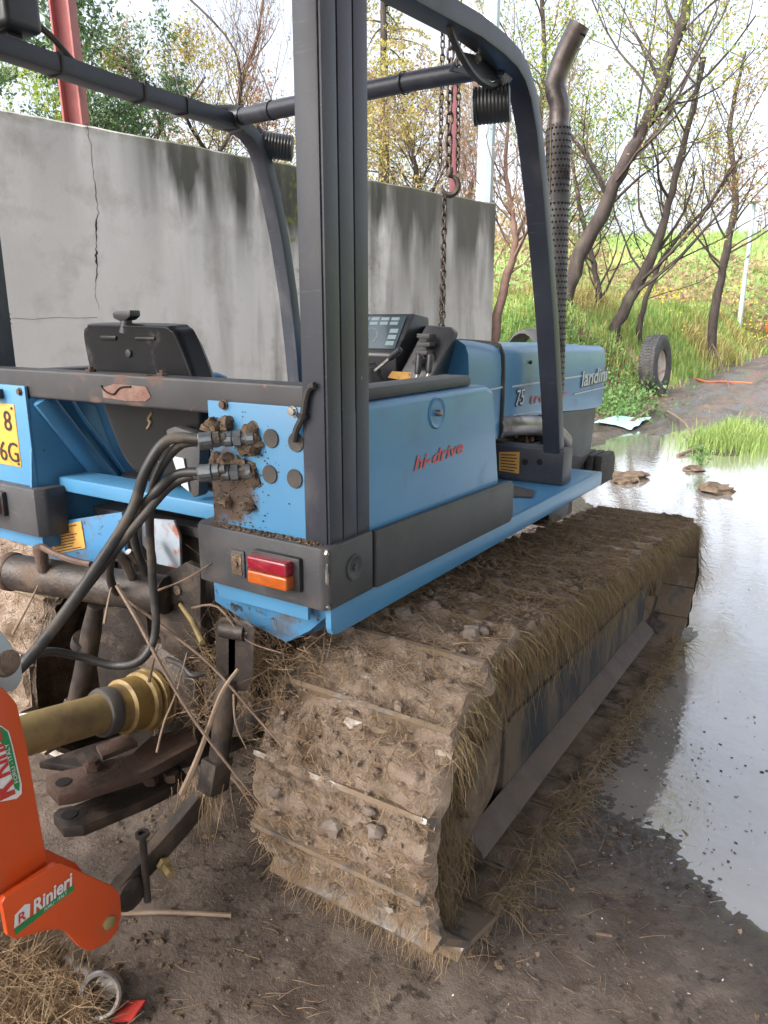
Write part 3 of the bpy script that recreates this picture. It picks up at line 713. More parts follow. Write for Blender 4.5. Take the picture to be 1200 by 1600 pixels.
obj('branches', cw, m['bark'], cf, recalc=False); obj('crown', cl, m['leaf_y'], cf, recalc=False, smooth=False)
# far wood that reads as one mass beyond the wall
fw = MB(); rnd = random.Random(77)
for i in range(15000):
    ang = rnd.uniform(R(2), R(64)); dist = rnd.uniform(30, 44)
    x, y = -dist*math.sin(ang), dist*math.cos(ang); z0 = terrain(x, y)
    hh = 3.2+2.6*nz(ang*9, 0, 2)+1.4*nz(ang*25, 3, 1)
    if y > 30 and ang < R(17): hh *= .12
    z = z0+max(.2, hh)*rnd.random()**.7
    leafquad(fw, (x,y,z), .16*rnd.uniform(.5,1.2), rnd)
fo = obj('distant_wood', fw, m['leaf_b'], recalc=False, smooth=False, kind='stuff'); tag(fo, 'hazy mass of budding trees beyond the wall', 'woodland')

# ------------------------------------------------------------------ grass, bank and scraps
def blade(mb, x, y, z, h, w, rnd, lean=.5):
    a = rnd.uniform(0, 6.28); d = Vector((math.cos(a), math.sin(a), 0)); side = Vector((-d.y, d.x, 0)); l = h*lean*rnd.uniform(.1,1)
    p = Vector((x,y,z)); mb.ribbon([p, p+d*l*.35+Vector((0,0,h*.6)), p+d*l+Vector((0,0,h))], w, side)
rnd = random.Random(81); G1, G2, G3 = MB(), MB(), MB(); FLW = MB()
for i in range(62000):
    Yv = 9.2+rnd.random()**1.5*24; u = rnd.random()**1.2*9
    x = -3.0-u; y = Yv
    cov = sm((-3.1+.35*nz(x, y, 4)-x)/.9)*sm((y-8.8)/1.6)
    if rnd.random() > cov: continue
    n1 = nz(x*.45, y*.45, 9); z = terrain(x, y)-.03
    if abs(y-19.5-.4*x) < .5 and x < -5: continue
    h = (.16+.22*max(0, n1+.4))*rnd.uniform(.6,1.3); w = .006+.0006*y
    if n1 < -.18 and y < 16: 
        if rnd.random() < .6: blade(G3, x, y, z, h*.8, w, rnd, .9)
    elif n1 > .26: blade(G2 if rnd.random() < .75 else G3, x, y, z, h*1.35, w, rnd, .8)
    else: blade(G1 if rnd.random() < .8 else G2, x, y, z, h, w, rnd)
for i in range(16000):                   # far field
    y = rnd.uniform(29, 60); x = rnd.uniform(-32, 5)
    blade(G1 if nz(x*.2, y*.2, 3) < .25 else G2, x, y, terrain(x, y)-.05, .4*rnd.uniform(.5,1.3), .035, rnd)
for i in range(380):
    cx, cy = rnd.choice([(-4.6,21),(-5.4,24),(-3.9,29),(-4.2,33),(-6.5,26),(-5,36)])
    x, y = cx+rnd.gauss(0,.5), cy+rnd.gauss(0,1.0); leafquad(FLW, (x, y, terrain(x,y)+.35+rnd.random()*.35), .03+.0006*y, rnd)
for mb, mt, lab in ((G1,'grass','fresh green grass covering the bank'),(G2,'grass_y','yellow green long grass on the bank'),(G3,'grass_dry','dry straw coloured grass on the bank')):
    tag(obj('bank_grass', mb, m[mt], recalc=False, smooth=False, kind='stuff'), lab, 'grass')
tag(obj('wildflowers', FLW, m['flower'], recalc=False, smooth=False, kind='stuff'), 'yellow wildflowers dotted over the green bank', 'flowers')
# low leafy weeds on the bank foot and behind the wall end
WD = MB()
for i in range(5200):
    k = rnd.random()
    if k < .45: x, y = -4.0+rnd.gauss(0,.5), 12.2+rnd.gauss(0,.8)
    elif k < .75: x, y = -5.6+rnd.gauss(0,.6), 11.0+rnd.gauss(0,.5)
    else: x, y = -3.3+rnd.gauss(0,.35), 11.6+rnd.gauss(0,.5)
    leafquad(WD, (x, y, terrain(x,y)+abs(rnd.gauss(0,.22))), .035*rnd.uniform(.5,1.4), rnd)
tag(obj('leafy_weeds', WD, m['leaf_g'], recalc=False, smooth=False, kind='stuff'), 'low leafy green weeds at the foot of the bank', 'weeds')
LT = MB()
for i in range(2600):
    x, y = -4.05+rnd.gauss(0,.42), 13.2+rnd.gauss(0,.8); leafquad(LT, (x, y, terrain(x,y)+abs(rnd.gauss(0,.06))+.01), .045*rnd.uniform(.5,1.3), rnd)
tag(obj('leaf_litter', LT, m['brown_box'], recalc=False, smooth=False, kind='stuff'), 'brown dead leaf litter on the bank beside the tyre', 'leaves')
# grass tussock in the mud and a small weed in the puddle
TU = MB(); tc_ = P(1150, 692, Z=0)
for i in range(2600):
    x, y = tc_.x+rnd.gauss(0,.26), tc_.y+rnd.gauss(0,.48)
    blade(TU, x, y, ground_h(x,y)[0]-.02, .2*rnd.uniform(.5,1.3), .006, rnd, .7)
tag(obj('grass_tussock', TU, m['grass'], recalc=False, smooth=False), 'fresh green grass tussock standing in the wet mud track', 'grass')
WP = MB(); wp = P(1094, 728, Z=0)
for i in range(42):
    a = rnd.uniform(0,6.28); r_ = rnd.random()*.10; h_ = rnd.uniform(.03,.22)
    leafquad(WP, wp+Vector((math.cos(a)*r_, math.sin(a)*r_, h_)), .035, rnd)
wpo = empty('puddle_weed', wp); tag(wpo, 'single small green weed sprouting out of the puddle', 'plant')
obj('leaves', WP, m['leaf_g'], wpo, recalc=False, smooth=False)
st_ = MB()
for i in range(6):
    a = i*1.05; st_.tube([wp+Vector((0,0,-.05)), wp+Vector((math.cos(a)*.03, math.sin(a)*.03,.1)), wp+Vector((math.cos(a)*.08, math.sin(a)*.08,.2))], [.005,.004,.002], 4)
obj('stem', st_, m['leaf_g'], wpo)

# discarded tyre on its rim, standing on edge
tb = P(1020, 618, Z=.10); tR, tW = .55, .30
ty = empty('discarded_tyre', (tb.x, tb.y, ground_h(tb.x,tb.y)[0]-.03)); tag(ty, 'worn black truck tyre on a rusty pale rim standing on edge by the bank', 'tyre')
tax = Vector((math.cos(R(-3)), math.sin(R(-3)), .05)).normalized()
ctr = Vector((tb.x, tb.y, ORG[ty.name].z+tR))
prf = [(.30,-.13),(.37,-.145),(.46,-.155),(.515,-.145),(.545,-.12),(.552,-.06),(.552,0),(.552,.06),(.545,.12),(.515,.145),(.46,.155),(.37,.145),(.30,.13)]
tyb = MB(); tyb.lathe([(.285,-.10)]+prf+[(.285,.10)], ctr, tax, 48); tyb.f = tyb.f[:-2]
obj('rubber_tyre', tyb, m['tyre'], ty, recalc=True)
tread = MB(); u_ = tax.orthogonal().normalized(); w_ = tax.cross(u_)
for i in range(60):
    a = 2*math.pi*i/60
    for off in (-.10,-.035,.035,.10):
        a2 = a+(.5*2*math.pi/60 if abs(off) < .05 else 0); d = u_*math.cos(a2)+w_*math.sin(a2); tg = tax.cross(d)
        c_ = ctr+d*(.553 if abs(off) < .05 else .548)+tax*off
        tread.hexa([c_+tg*sx*.02+tax*sy*.026+d*sz*.008 for sz in (-1,1) for sx, sy in ((-1,-1),(1,-1),(1,1),(-1,1))])
obj('tread', tread, m['tyre'], ty, recalc=True)
rimb = MB(); rimb.lathe([(.302,.132),(.312,.118),(.285,.10),(.27,.03),(.20,-.02),(.12,-.03),(.10,.0),(.02,.0)], ctr, tax, 40); rimb.f = rimb.f[:-2]
rimo = obj('rim', rimb, m['rim'], ty, recalc=True)
for i in range(8):
    a = 2*math.pi*i/8; d = u_*math.cos(a)+w_*math.sin(a)
    obj('wheel_nut', MB().lathe([(.012,-.002),(.012,.02),(.0,.022)], ctr+d*.15+tax*-.022, tax, 6), m['rust'], rimo)
# black moulded mudguard lying in the weeds behind the hood
mgc = P(828, 535, Y=10.2); mz = terrain(mgc.x, mgc.y)
mg = MB(); rings = []
for i in range(11):
    a = R(200-170*i/10); rings.append([])
    for (r_, s_) in ((.46,-.14),(.50,-.12),(.52,0),(.50,.12),(.46,.14),(.48,.10),(.49,0),(.48,-.10)):
        rings[-1].append((mgc.x+math.cos(a)*r_*.62+s_*.5, mgc.y+s_, mz+.05+max(0,.4+math.sin(a)*r_)*1.15))
mg.loft(rings)
tag(obj('scrap_mudguard', mg, m['tyre'], bevel=0), 'curved black scrap mudguard lying in weeds behind the hood', 'scrap')
# litter on the wet ground
sh = MB(); s0 = P(968, 662, Z=.02); rows = []
for i in range(9):
    for j in range(13):
        x = s0.x-.22+.036*j*1.2; y = s0.y-.5+.13*i
        sh.v.append((x+.05*nz(i,j,1), y, ground_h(x,y)[0]+.02+.03*nz(x*6,y*6,2)+.02))
for i in range(8):
    for j in range(12): sh.f.append((i*13+j, i*13+j+1, (i+1)*13+j+1, (i+1)*13+j))
so = obj('plastic_sheet', sh, m['plastic_sheet'], recalc=False); tag(so, 'crumpled pale blue plastic sheet on the mud below the tyre', 'litter')
hz_ = [P(x, y, Z=.12) for x, y in ((1085,596),(1105,601),(1130,601),(1175,602))]
for p in hz_: p.z = ground_h(p.x, p.y)[0]+.02
tag(obj('orange_hose', MB().tube(spline(hz_, 5), .02, 6), m['orange_hose']), 'orange hose end lying on the bank foot beyond the tyre', 'hose')
BL = ['short pale branch lying just below the tyre','thick dark branch leaning on the bank beside the tyre','thin branch crossing the orange hose end','long thin branch on the mud between tyre and tussock','thin branch at the puddle edge before the grass tussock']
for i, (x0,y0,x1,y1,r_) in enumerate([(985,655,1025,632,.03),(1070,560,1110,595,.03),(1085,575,1140,610,.022),(1040,640,1090,690,.02),(1060,700,1120,678,.02)]):
    a, b = P(x0,y0,Z=.08), P(x1,y1,Z=.08)
    for p in (a, b): p.z = ground_h(p.x,p.y)[0]+.03
    c_ = (a+b)/2+Vector((.08,.0,.03))
    tag(obj('fallen_branch', MB().tube(spline([a,c_,b],4), [r_*(1-.5*k/8) for k in range(9)], 6), m['twig']), BL[i], 'branch', 'fallen branches by the bank')
# mud lumps in the puddle
CL_ = ['flat brown mud clod in the water beside the ballast weights','small mud clod in the water below the puddle weed','wide mud clod alone in the middle of the pale puddle','small mud clod half behind the one beside the ballast weights']
for i, (px, py, r_) in enumerate([(988,745,.16),(1085,733,.09),(1120,765,.14),(975,752,.10)]):
    p = P(px, py, Z=0); mb = MB().lump((p.x,p.y,.0), (r_,r_*1.3,r_*.33), i, .4, 7)
    tag(obj('mud_clod', mb, m['mud_dark']), CL_[i], 'clod', 'mud clods in the puddle')
# far lamp post, house, orange machine
lp = P(1161, 452, Y=30); lz = terrain(lp.x, lp.y)
l_ = empty('lamp_post', (lp.x,lp.y,lz)); tag(l_, 'slim pale lamp post standing on the far green field', 'lamp post')
obj('pole', MB().tube([(lp.x,lp.y,lz-.1),(lp.x+.05,lp.y,lz+4.2)], [.09,.06], 10), m['galv'], l_)
obj('lamp_head', MB().box((lp.x-.12,lp.y-.55,lz+4.2),(lp.x+.2,lp.y+.1,lz+4.32)), m['galv'], l_, bevel=.03)
hp_ = P(1172, 400, Y=62); hz0 = terrain(hp_.x, hp_.y)
hs = empty('farm_house', (hp_.x,hp_.y,hz0)); tag(hs, 'low pale house with hipped grey roof far beyond the field', 'house')
hw = hp_.z+.35
obj('wall', MB().box((hp_.x-2.6,hp_.y,hz0-.3),(hp_.x+6,hp_.y+6,hw)), m['house'], hs)
obj('roof', MB().add([(hp_.x-3.1,hp_.y-.5,hw),(hp_.x+6.5,hp_.y-.5,hw),(hp_.x+6.5,hp_.y+6.5,hw),(hp_.x-3.1,hp_.y+6.5,hw),(hp_.x+.3,hp_.y+3,hw+1.3),(hp_.x+3.2,hp_.y+3,hw+1.3)], [(0,1,5,4),(1,2,5),(2,3,4,5),(3,0,4),(3,2,1,0)]), m['roof'], hs, smooth=False)
for k in range(3):
    obj('window', MB().box((hp_.x-1.6+2.2*k,hp_.y-.06,hw-1.5),(hp_.x-.7+2.2*k,hp_.y+.02,hw-.5)), m['glass'], hs)
om = P(1205, 482, Y=33); oz = terrain(om.x, om.y)
ome = empty('orange_machine', (om.x,om.y,oz)); tag(ome, 'orange parked machine just showing at the end of the track', 'machine')
obj('body', MB().prism([(om.y,oz+.35),(om.y+2.2,oz+.35),(om.y+2.2,oz+.95),(om.y+1.2,oz+1.15),(om.y,oz+.9)], 'X', om.x-.1, om.x+1.5), m['orange'], ome, bevel=.06)
obj('cab', MB().box((om.x+.25,om.y+.9,oz+1.1),(om.x+1.3,om.y+2.0,oz+2.0)), m['glass'], ome, bevel=.05)
for sx in (.1, 1.3):
    for sy in (.45, 1.75): obj('wheel', MB().lathe([(.1,-.11),(.3,-.12),(.36,-.06),(.36,.06),(.3,.12),(.1,.11)], (om.x+sx,om.y+sy,oz+.36), (1,0,0), 20), m['tyre'], ome)

# ------------------------------------------------------------------ unseen roof, added and sized to shade the tractor and near ground
sr = empty('unseen_shade_roof', (6.0, -2.4, 0)); tag(sr, 'unseen corrugated roof on red posts added to shade the tractor', 'roof')
rf_ = MB(); n = 150
for i in range(n+1):
    x = -2.6+8.8*i/n; z = 3.34+.02*(i%2)
    rf_.v += [(x,-3.6,z+.42),(x,2.2,z),(x,-3.6,z+.423),(x,2.2,z+.003)]
rf_.f = [f for i in range(n) for f in ((4*i,4*i+4,4*i+5,4*i+1),(4*i+2,4*i+3,4*i+7,4*i+6))]
obj('roof_sheet', rf_, m['galv'], sr, recalc=False, smooth=False)
for y in (-3.4, -.8, 2.0): obj('purlin', MB().box((-2.6,y-.04,3.22+(2.2-y)*.073),(6.2,y+.04,3.32+(2.2-y)*.073)), m['redcol'], sr)
for (x, y) in ((6.0,-3.4),(6.0,2.0),(-2.5,-3.4)): obj('post', MB().box((x-.05,y-.05,-.05),(x+.05,y+.05,3.22)), m['redcol'], sr)
# ------------------------------------------------------------------ crawler tractor
C = -1.405
def mx(x): return 2*C-x
T = empty('crawler_tractor', (C, 1.05, 0))
tag(T, 'dirty blue crawler tractor with muddy tracks and black roll frame', 'tractor')
XF = -.80
# --- tracks
RA, RF = .335, .265; A0 = Vector((0, 1.36, .405)); F0 = Vector((0, 3.24, .295))
dv = F0-A0; dl = math.hypot(dv.y, dv.z); da = math.atan2(dv.z, dv.y); k_ = math.acos((RA-RF)/dl)
AT, AB = da+k_, da-k_
def circ(c, r, a): return Vector((0, c.y+r*math.cos(a), c.z+r*math.sin(a)))
LT = (circ(F0,RF,AT)-circ(A0,RA,AT)).length; LB = (circ(F0,RF,AB)-circ(A0,RA,AB)).length
LF = RF*(AT-AB); LR = RA*(2*math.pi-(AT-AB)); LEN = LT+LF+LB+LR
def belt(s):
    s %= LEN
    if s < LT: p = circ(A0,RA,AT).lerp(circ(F0,RF,AT), s/LT); a = AT
    elif s < LT+LF: a = AT-(s-LT)/RF; p = circ(F0,RF,a)
    elif s < LT+LF+LB: p = circ(F0,RF,AB).lerp(circ(A0,RA,AB), (s-LT-LF)/LB); a = AB
    else: a = AB-(s-LT-LF-LB)/RA; p = circ(A0,RA,a)
    return p, Vector((0, math.cos(a), math.sin(a))), Vector((0, math.sin(a), -math.cos(a))), a
NS = 38; PITCH_ = LEN/NS; TW = .43
sme = bpy.data.meshes.new('track_shoe'); sb = MB()
sb.box((-TW/2,-PITCH_/2+.004,-.014),(TW/2,PITCH_/2-.004,0))
def bar(mb, y0, h, wb, wt):
    x = TW/2; mb.hexa([(-x,y0-wb,-.001),(x,y0-wb,-.001),(x,y0+wb,-.001),(-x,y0+wb,-.001),(-x+.006,y0-wt,h),(x-.006,y0-wt,h),(x-.006,y0+wt,h),(-x+.006,y0+wt,h)])
bar(sb, -.055, .030, .010, .005)
sme.from_pydata(sb.v, [], sb.f); sme.materials.append(m['shoe'])
def clipped(rnd_): return max(-1, min(1, rnd_))
tracks = []
for side in (1, -1):
    xc = C + side*(-.775-C); xo = xc + side*TW/2
    # chain: links inside the shoes
    ch = MB()
    for sx in (-.055, .055):
        pts = [belt(LEN*i/96)[0]-belt(LEN*i/96)[1]*.045 for i in range(96)]
        b0 = len(ch.v)
        for i in range(96):
            p, n_, t_, a = belt(LEN*i/96)
            for (dx, dn) in ((-.014,-.08),(.014,-.08),(.014,-.0145),(-.014,-.0145)): ch.v.append((xc+sx+dx, p.y+n_.y*dn, p.z+n_.z*dn))
        for i in range(96):
            j = (i+1)%96
            for k in range(4): ch.f.append((b0+i*4+k, b0+i*4+(k+1)%4, b0+j*4+(k+1)%4, b0+j*4+k))
    tr = obj('track', ch, m['steel_dark'], T)
    for i in range(NS):
        p, n_, t_, a = belt(PITCH_*(i+.35))
        o = bpy.data.objects.new('track_shoe', sme)
        link(o, tr, (xc, p.y, p.z)); o.rotation_euler = (a-math.pi/2, 0, 0)
    # mud packed between the grousers
    mb = MB(); nsx = 520 if side == 1 else 300; ncx = 40 if side == 1 else 26
    s0, s1 = -LR*.62, LT+LF*.80
    for i in range(nsx+1):
        s = s0+(s1-s0)*i/nsx; p, n_, t_, a = belt(s)
        ph = ((s/PITCH_-.35+.5) % 1.0 - .5)*PITCH_+.055        # distance from the grouser
        dg = min(abs(ph), abs(ph-PITCH_), abs(ph+PITCH_))
        rear = sm((1.55-p.y)/.3)
        for j in range(ncx+1):
            u = j/ncx*2-1; x = xc+u*(TW/2+.006)
            big = fr(x, p.y*1.0, p.z+side*9, 7.5, 3); med = fr(x, p.y, p.z+side*4, 26, 3); fin = noise.noise(Vector((x*75, p.y*75, p.z*75)))
            h = .021+.013*big+.013*med+.0045*fin
            h -= .016*math.exp(-((dg-.03)/.018)**2)*(.6+.8*nz(x, p.y, p.z, 9))
            h += .030*math.exp(-(dg/.015)**2)*max(0, nz(x*7, s*3, 4, 1)+.12)
            e = max(0, abs(u)-.93)/.07
            h -= .03*e*e
            xx = x+(.014*nz(s*14, side*5, 2))*sm((abs(u)-.8)/.2)*1.0 + (u*.012*max(0, nz(s*9, 3, side)))*sm((abs(u)-.85)/.15)
            q = p+n_*max(h, -.012); mb.v.append((xx, q.y, q.z))
    w_ = ncx+1
    mb.f = [(i*w_+j, i*w_+j+1, (i+1)*w_+j+1, (i+1)*w_+j) for i in range(nsx) for j in range(ncx)]
    mo_ = obj('mud_layer', mb, m['mud'], T, recalc=False, kind='stuff')
    mo_.data.materials.append(m['mud_dark'])
    for f_ in mo_.data.polygons:
        if mo_.data.vertices[f_.vertices[0]].co.y+ORG[mo_.name].y > 1.62+.22*nz(f_.center.x*6, f_.center.y*6, 2): f_.material_index = 1
    tracks.append((xc, xo, tr))
    # sand settled on the lower run
    sb2 = MB(); n1 = 150
    for i in range(n1+1):
        y = 1.30+1.95*i/n1
        for j in range(9):
            x = xc+side*(.07+.145*j/8); sb2.v.append((x, y, (A0.z-RA)+(F0.z-RF-A0.z+RA)*max(0,(y-A0.y))/(F0.y-A0.y)+.021+.014*fr(x,y,side,11,3)-.012*max(0, math.cos(y/PITCH_*6.283))**8-(.02 if j == 8 else 0)))
    sb2.f = [(i*9+j, i*9+j+1, (i+1)*9+j+1, (i+1)*9+j) for i in range(n1) for j in range(8)]
    obj('sand_layer', sb2, m['mud_dark'], T, recalc=False, kind='stuff')
    # clods
    rnd = random.Random(100+side); cl = MB()
    for i in range(520 if side == 1 else 150):
        s = s0+(LR*.62+.6)*rnd.random()**.9; p, n_, t_, a = belt(s); x = xc+rnd.uniform(-1,1)*TW*.48
        cl.lump((x, p.y+n_.y*.03, p.z+n_.z*.03), rnd.uniform(.002,.007)*rnd.choice((1,1,1,1.7)), i, .6, 4, rnd.uniform(.4,.8))
    obj('mud_clods', cl, m['mud'], T, recalc=False, kind='stuff')
# straw felted into the mud
def strand(mb, p, d, ln, w, rnd, up=None, curl=.5, drop=0, seg=3):
    d = Vector(d).normalized(); pts = [Vector(p)]; q = Vector(p)
    for i in range(seg):
        d = (d+Vector((rnd.gauss(0,1),rnd.gauss(0,1),rnd.gauss(0,1)))*curl*.4+Vector((0,0,-drop))).normalized(); q = q+d*(ln/seg); pts.append(q.copy())
    sd = d.cross(Vector((rnd.gauss(0,1),rnd.gauss(0,1),rnd.gauss(0,1))))
    sd = sd.normalized() if sd.length > 1e-4 else Vector((1,0,0))
    mb.ribbon(pts, w, sd)
rnd = random.Random(5); S1, S2, S3 = MB(), MB(), MB()
xc, xo, _ = tracks[0]
for i in range(11000):
    s = -LR*.60+(LR*.60+LT+LF*.6)*rnd.random(); p, n_, t_, a = belt(s); x = xc+rnd.uniform(-1,1)*TW*.5
    d = Vector((rnd.gauss(0,1), 0, 0))*.9+t_*rnd.gauss(0,.8)+n_*rnd.uniform(-.1,.28)
    hh = .020+.012*rnd.random()
    strand(S1 if rnd.random() < .3 else S2, (x, p.y+n_.y*hh, p.z+n_.z*hh), d, rnd.uniform(.015,.065), rnd.uniform(.0006,.0014), rnd, curl=.6)
for i in range(5200):                     # fringe hanging off the outer edge
    s = -LR*.30+(LR*.30+LT+LF*.55)*rnd.random(); p, n_, t_, a = belt(s)
    cl_ = .5+.5*nz(s*5, 2, 1); 
    if rnd.random() > .25+cl_: continue
    x = xo-rnd.random()**2*.05
    d = Vector((rnd.uniform(.1,.9), rnd.gauss(0,.35), rnd.uniform(-.9,.25)))
    ln = rnd.uniform(.03,.10)*(.5+1.0*cl_)
    strand((S1,S2,S3,S3)[rnd.randrange(4)], (x, p.y+n_.y*.012, p.z+n_.z*.012), d, ln, rnd.uniform(.0006,.0014), rnd, curl=.55, drop=.45, seg=4)
for i in range(2600):                     # matted mat between frame and track, upper outer edge
    y = 1.45+rnd.random()*1.7; x = xo-.03-rnd.random()*.09; z = .66-.045*(y-1.4)-rnd.random()*.06
    strand((S2,S3,S2)[rnd.randrange(3)], (x,y,z), (rnd.uniform(-.2,.5), rnd.gauss(0,.25), -1), rnd.uniform(.05,.18), rnd.uniform(.0007,.0015), rnd, curl=.35, drop=.3, seg=4)
for i in range(2300):                     # grass caught along the lower run
    y = 1.35+rnd.random()*1.9; cl_ = .5+.5*nz(y*3.1, 6, 1)
    if rnd.random() > cl_*1.3: continue
    x = xo+rnd.uniform(-.028,.03); z = .012+(A0.z-RA)+(F0.z-RF-A0.z+RA)*max(0,y-A0.y)/(F0.y-A0.y)+rnd.random()*.03
    strand((S2,S3,S1)[rnd.randrange(3)], (x,y,z), (rnd.uniform(-.3,1), rnd.gauss(0,.6), rnd.uniform(-.2,.5)), rnd.uniform(.04,.13), rnd.uniform(.0007,.0015), rnd, curl=.6, drop=.25, seg=4)
for i in range(900):                      # under the rear wheel
    a = R(rnd.uniform(185, 262)); p = circ(A0, RA+.015, a); x = xc+rnd.uniform(-1,1)*TW*.5
    strand((S1,S2)[rnd.randrange(2)], (x,p.y,p.z), (rnd.gauss(0,.5), -rnd.random(), -rnd.random()), rnd.uniform(.02,.08), rnd.uniform(.0006,.0013), rnd, curl=.7, drop=.3)
xl = tracks[1][0]
for i in range(1600):
    s = -LR*.60+(LR*.60+.4)*rnd.random(); p, n_, t_, a = belt(s); x = xl+rnd.uniform(-1,1)*TW*.5
    strand(S1 if rnd.random() < .5 else S2, (x, p.y+n_.y*.022, p.z+n_.z*.022), Vector((rnd.gauss(0,1),0,0))+t_*rnd.gauss(0,.8)+n_*.2, rnd.uniform(.015,.07), .001, rnd, curl=.6)
for i in range(1500):                     # fibres smeared over the sprocket side
    a = R(rnd.uniform(60, 250)); r_ = rnd.uniform(.12,.34); y, z = A0.y+math.cos(a)*r_, A0.z+math.sin(a)*r_
    strand((S2,S3,S2)[rnd.randrange(3)], (xc+.14+rnd.random()*.035, y, z), (rnd.uniform(0,.35), rnd.gauss(0,.5), -.8), rnd.uniform(.03,.11), rnd.uniform(.0006,.0013), rnd, curl=.5, drop=.2, seg=4)
for mb, k in ((S1,'straw'),(S2,'straw_dark'),(S3,'straw_green')): obj('straw', mb, m[k], T, recalc=False, smooth=False, kind='stuff')
# stones stuck in the mud
for (px, py, r_) in ((520,1292,.022),(588,1300,.02),(578,1268,.012),(545,985,.016),(630,960,.022),(735,990,.024),(438,1125,.012),(430,1240,.014),(610,1420,.012),(752,985,.014)):
    d_ = ray(px, py); o_ = Vector((0,0,CAM_H)); best = None; t = .8
    while t < 3.2:
        q = o_+d_*t; ins = False
        if abs(q.x-xc) < TW/2+.01:
            if (q.y-A0.y)**2+(q.z-A0.z)**2 < (RA+.03)**2 or (q.y > A0.y and q.z < belt((q.y-A0.y)*LT/(F0.y-A0.y))[0].z+.03): ins = True
        if ins: best = q; break
        t += .004
    if best: obj('stone', MB().lump(best, (r_, r_*.8, r_*.7), px, .35, 5), m['stone'], T)
# track frames, wheels
for side in (1, -1):
    X = lambda d: C+side*(-.775-C)+side*d      # d outward from the track centre
    fb = MB(); fb.prism([(1.62,.17),(3.02,.15),(3.10,.30),(3.08,.50),(1.62,.60)], 'X', X(-.07), X(.10))
    fr_ = obj('track_frame', fb, m['frameplate'], T, bevel=.008)
    obj('lower_rail', MB().loft([[(X(.1005),y,z0+.058),(X(.145),y,z0+.022),(X(.152),y,z0+.008),(X(.145),y,z0),(X(.1005),y,z0)] for y, z0 in ((1.40,.150),(1.9,.146),(2.5,.139),(3.04,.134))]), m['rail'], fr_, bevel=.004)
    obj('upper_ledge', MB().prism([(1.62,.40),(3.05,.345),(3.05,.355),(1.62,.412)], 'X', X(.101), X(.112)), m['frameplate'], fr_)
    sp = MB().lathe([(.10,-.09),(.27,-.09),(.285,-.06),(.285,.06),(.27,.09),(.24,.095),(.20,.115),(.10,.125),(.09,.16),(.02,.165)], (X(0),A0.y,A0.z), (side,0,0), 40)
    so_ = obj('drive_sprocket', sp, m['mud_dark'], T)
    idl = MB().lathe([(.05,-.07),(.195,-.07),(.20,-.02),(.20,.02),(.195,.07),(.16,.075),(.14,.05),(.07,.05),(.06,.11),(.01,.11)], (X(0),F0.y,F0.z), (side,0,0), 36)
    obj('idler_wheel', idl, m['mud_dark'], T)
    for i in range(5):
        y = 1.75+.29*i; obj('track_roller', MB().lathe([(.03,-.06),(.085,-.06),(.085,.06),(.03,.06)], (X(0),y,.165), (1,0,0), 20), m['mud_dark'], fr_)
    # mud slab smeared over the sprocket side
    mb = MB(); n1, n2 = 26, 14
    for i in range(n1+1):
        a = R(60+190*i/n1)
        for j in range(n2+1):
            r_ = .10+(.325-.10)*j/n2; y, z = A0.y+math.cos(a)*r_, A0.z+math.sin(a)*r_
            mb.v.append((X(.13+.03*fr(y,z,side,9,3)+.02*nz(y,z,3,30)), y, z))
    mb.f = [(i*(n2+1)+j, i*(n2+1)+j+1, (i+1)*(n2+1)+j+1, (i+1)*(n2+1)+j) for i in range(n1) for j in range(n2)]
    obj('mud_cake', mb, m['mud_dark'], T, recalc=False, kind='stuff')
obj('cross_axle', MB().box((-2.0,2.2,.35),(-.82,2.4,.5)), m['steel_dark'], T, bevel=.02)

# --- fenders
def fender(side):
    X = (lambda x: x) if side == 1 else mx
    def bx(a, b): return MB().box((X(a[0]),a[1],a[2]),(X(b[0]),b[1],b[2]))
    f = MB().prism([(1.117,.885),(1.80,.885),(1.795,1.0),(1.745,1.235),(1.70,1.25),(1.117,1.25)], 'X', X(-1.088), X(XF))
    fo = obj('fender', f, m['blue'], T, bevel=.014, seg=3)
    rp_ = obj('rear_panel', MB().box((X(-1.095),1.046,.84),(X(-.8545),1.054,1.252)), m['panel' if side == 1 else 'blue'], T, bevel=.002)
    obj('inner_side_plate', MB().box((X(-1.093),1.0545,.84),(X(-1.086),1.1165,1.22)), m['blue'], T)
    obj('fender_rail', MB().prism([(1.18,1.2505),(1.66,1.2505),(1.668,1.262),(1.655,1.276),(1.18,1.276)], 'X', X(-.90), X(-.825)), m['plastic'], T, bevel=.006)
    # bumper: rear corner piece and side strip
    bc = MB().prism([(X(-1.135),1.10),(X(-1.135),1.045),(X(-1.12),1.022),(X(-.80),1.018),(X(-.786),1.03),(X(-.786),1.17),(X(-.799),1.178),(X(-.799),1.074),(X(-1.10),1.074),(X(-1.10),1.10)], 'Z', .88, 1.003)
    b1 = obj('bumper_corner', bc, m['plastic'], T, bevel=.006)
    b2 = obj('bumper_strip', MB().prism([(1.182,.878),(1.85,.868),(1.868,.885),(1.862,.97),(1.845,.985),(1.182,1.0)], 'X', X(-.7995), X(-.784)), m['plastic'], T, bevel=.006)
    # skirt and running board
    sk = MB().prism([(1.045,.878),(1.045,.835),(1.052,.822),(1.068,.818),(2.715,.812),(2.722,.82),(2.722,.858),(2.71,.865),(1.86,.868)], 'X', X(-.812), X(-.798))
    obj('skirt', sk, m['blue'], T, bevel=.003)
    obj('running_board', MB().box((X(-1.20),1.805,.835),(X(-.813),2.715,.864)), m['blue'], T, bevel=.004)
    return fo, rp_, b1, b2, X
fo, rpn, bcor, bstr, _ = fender(1)
fo2, rpn2, bcor2, bstr2, XL = fender(-1)
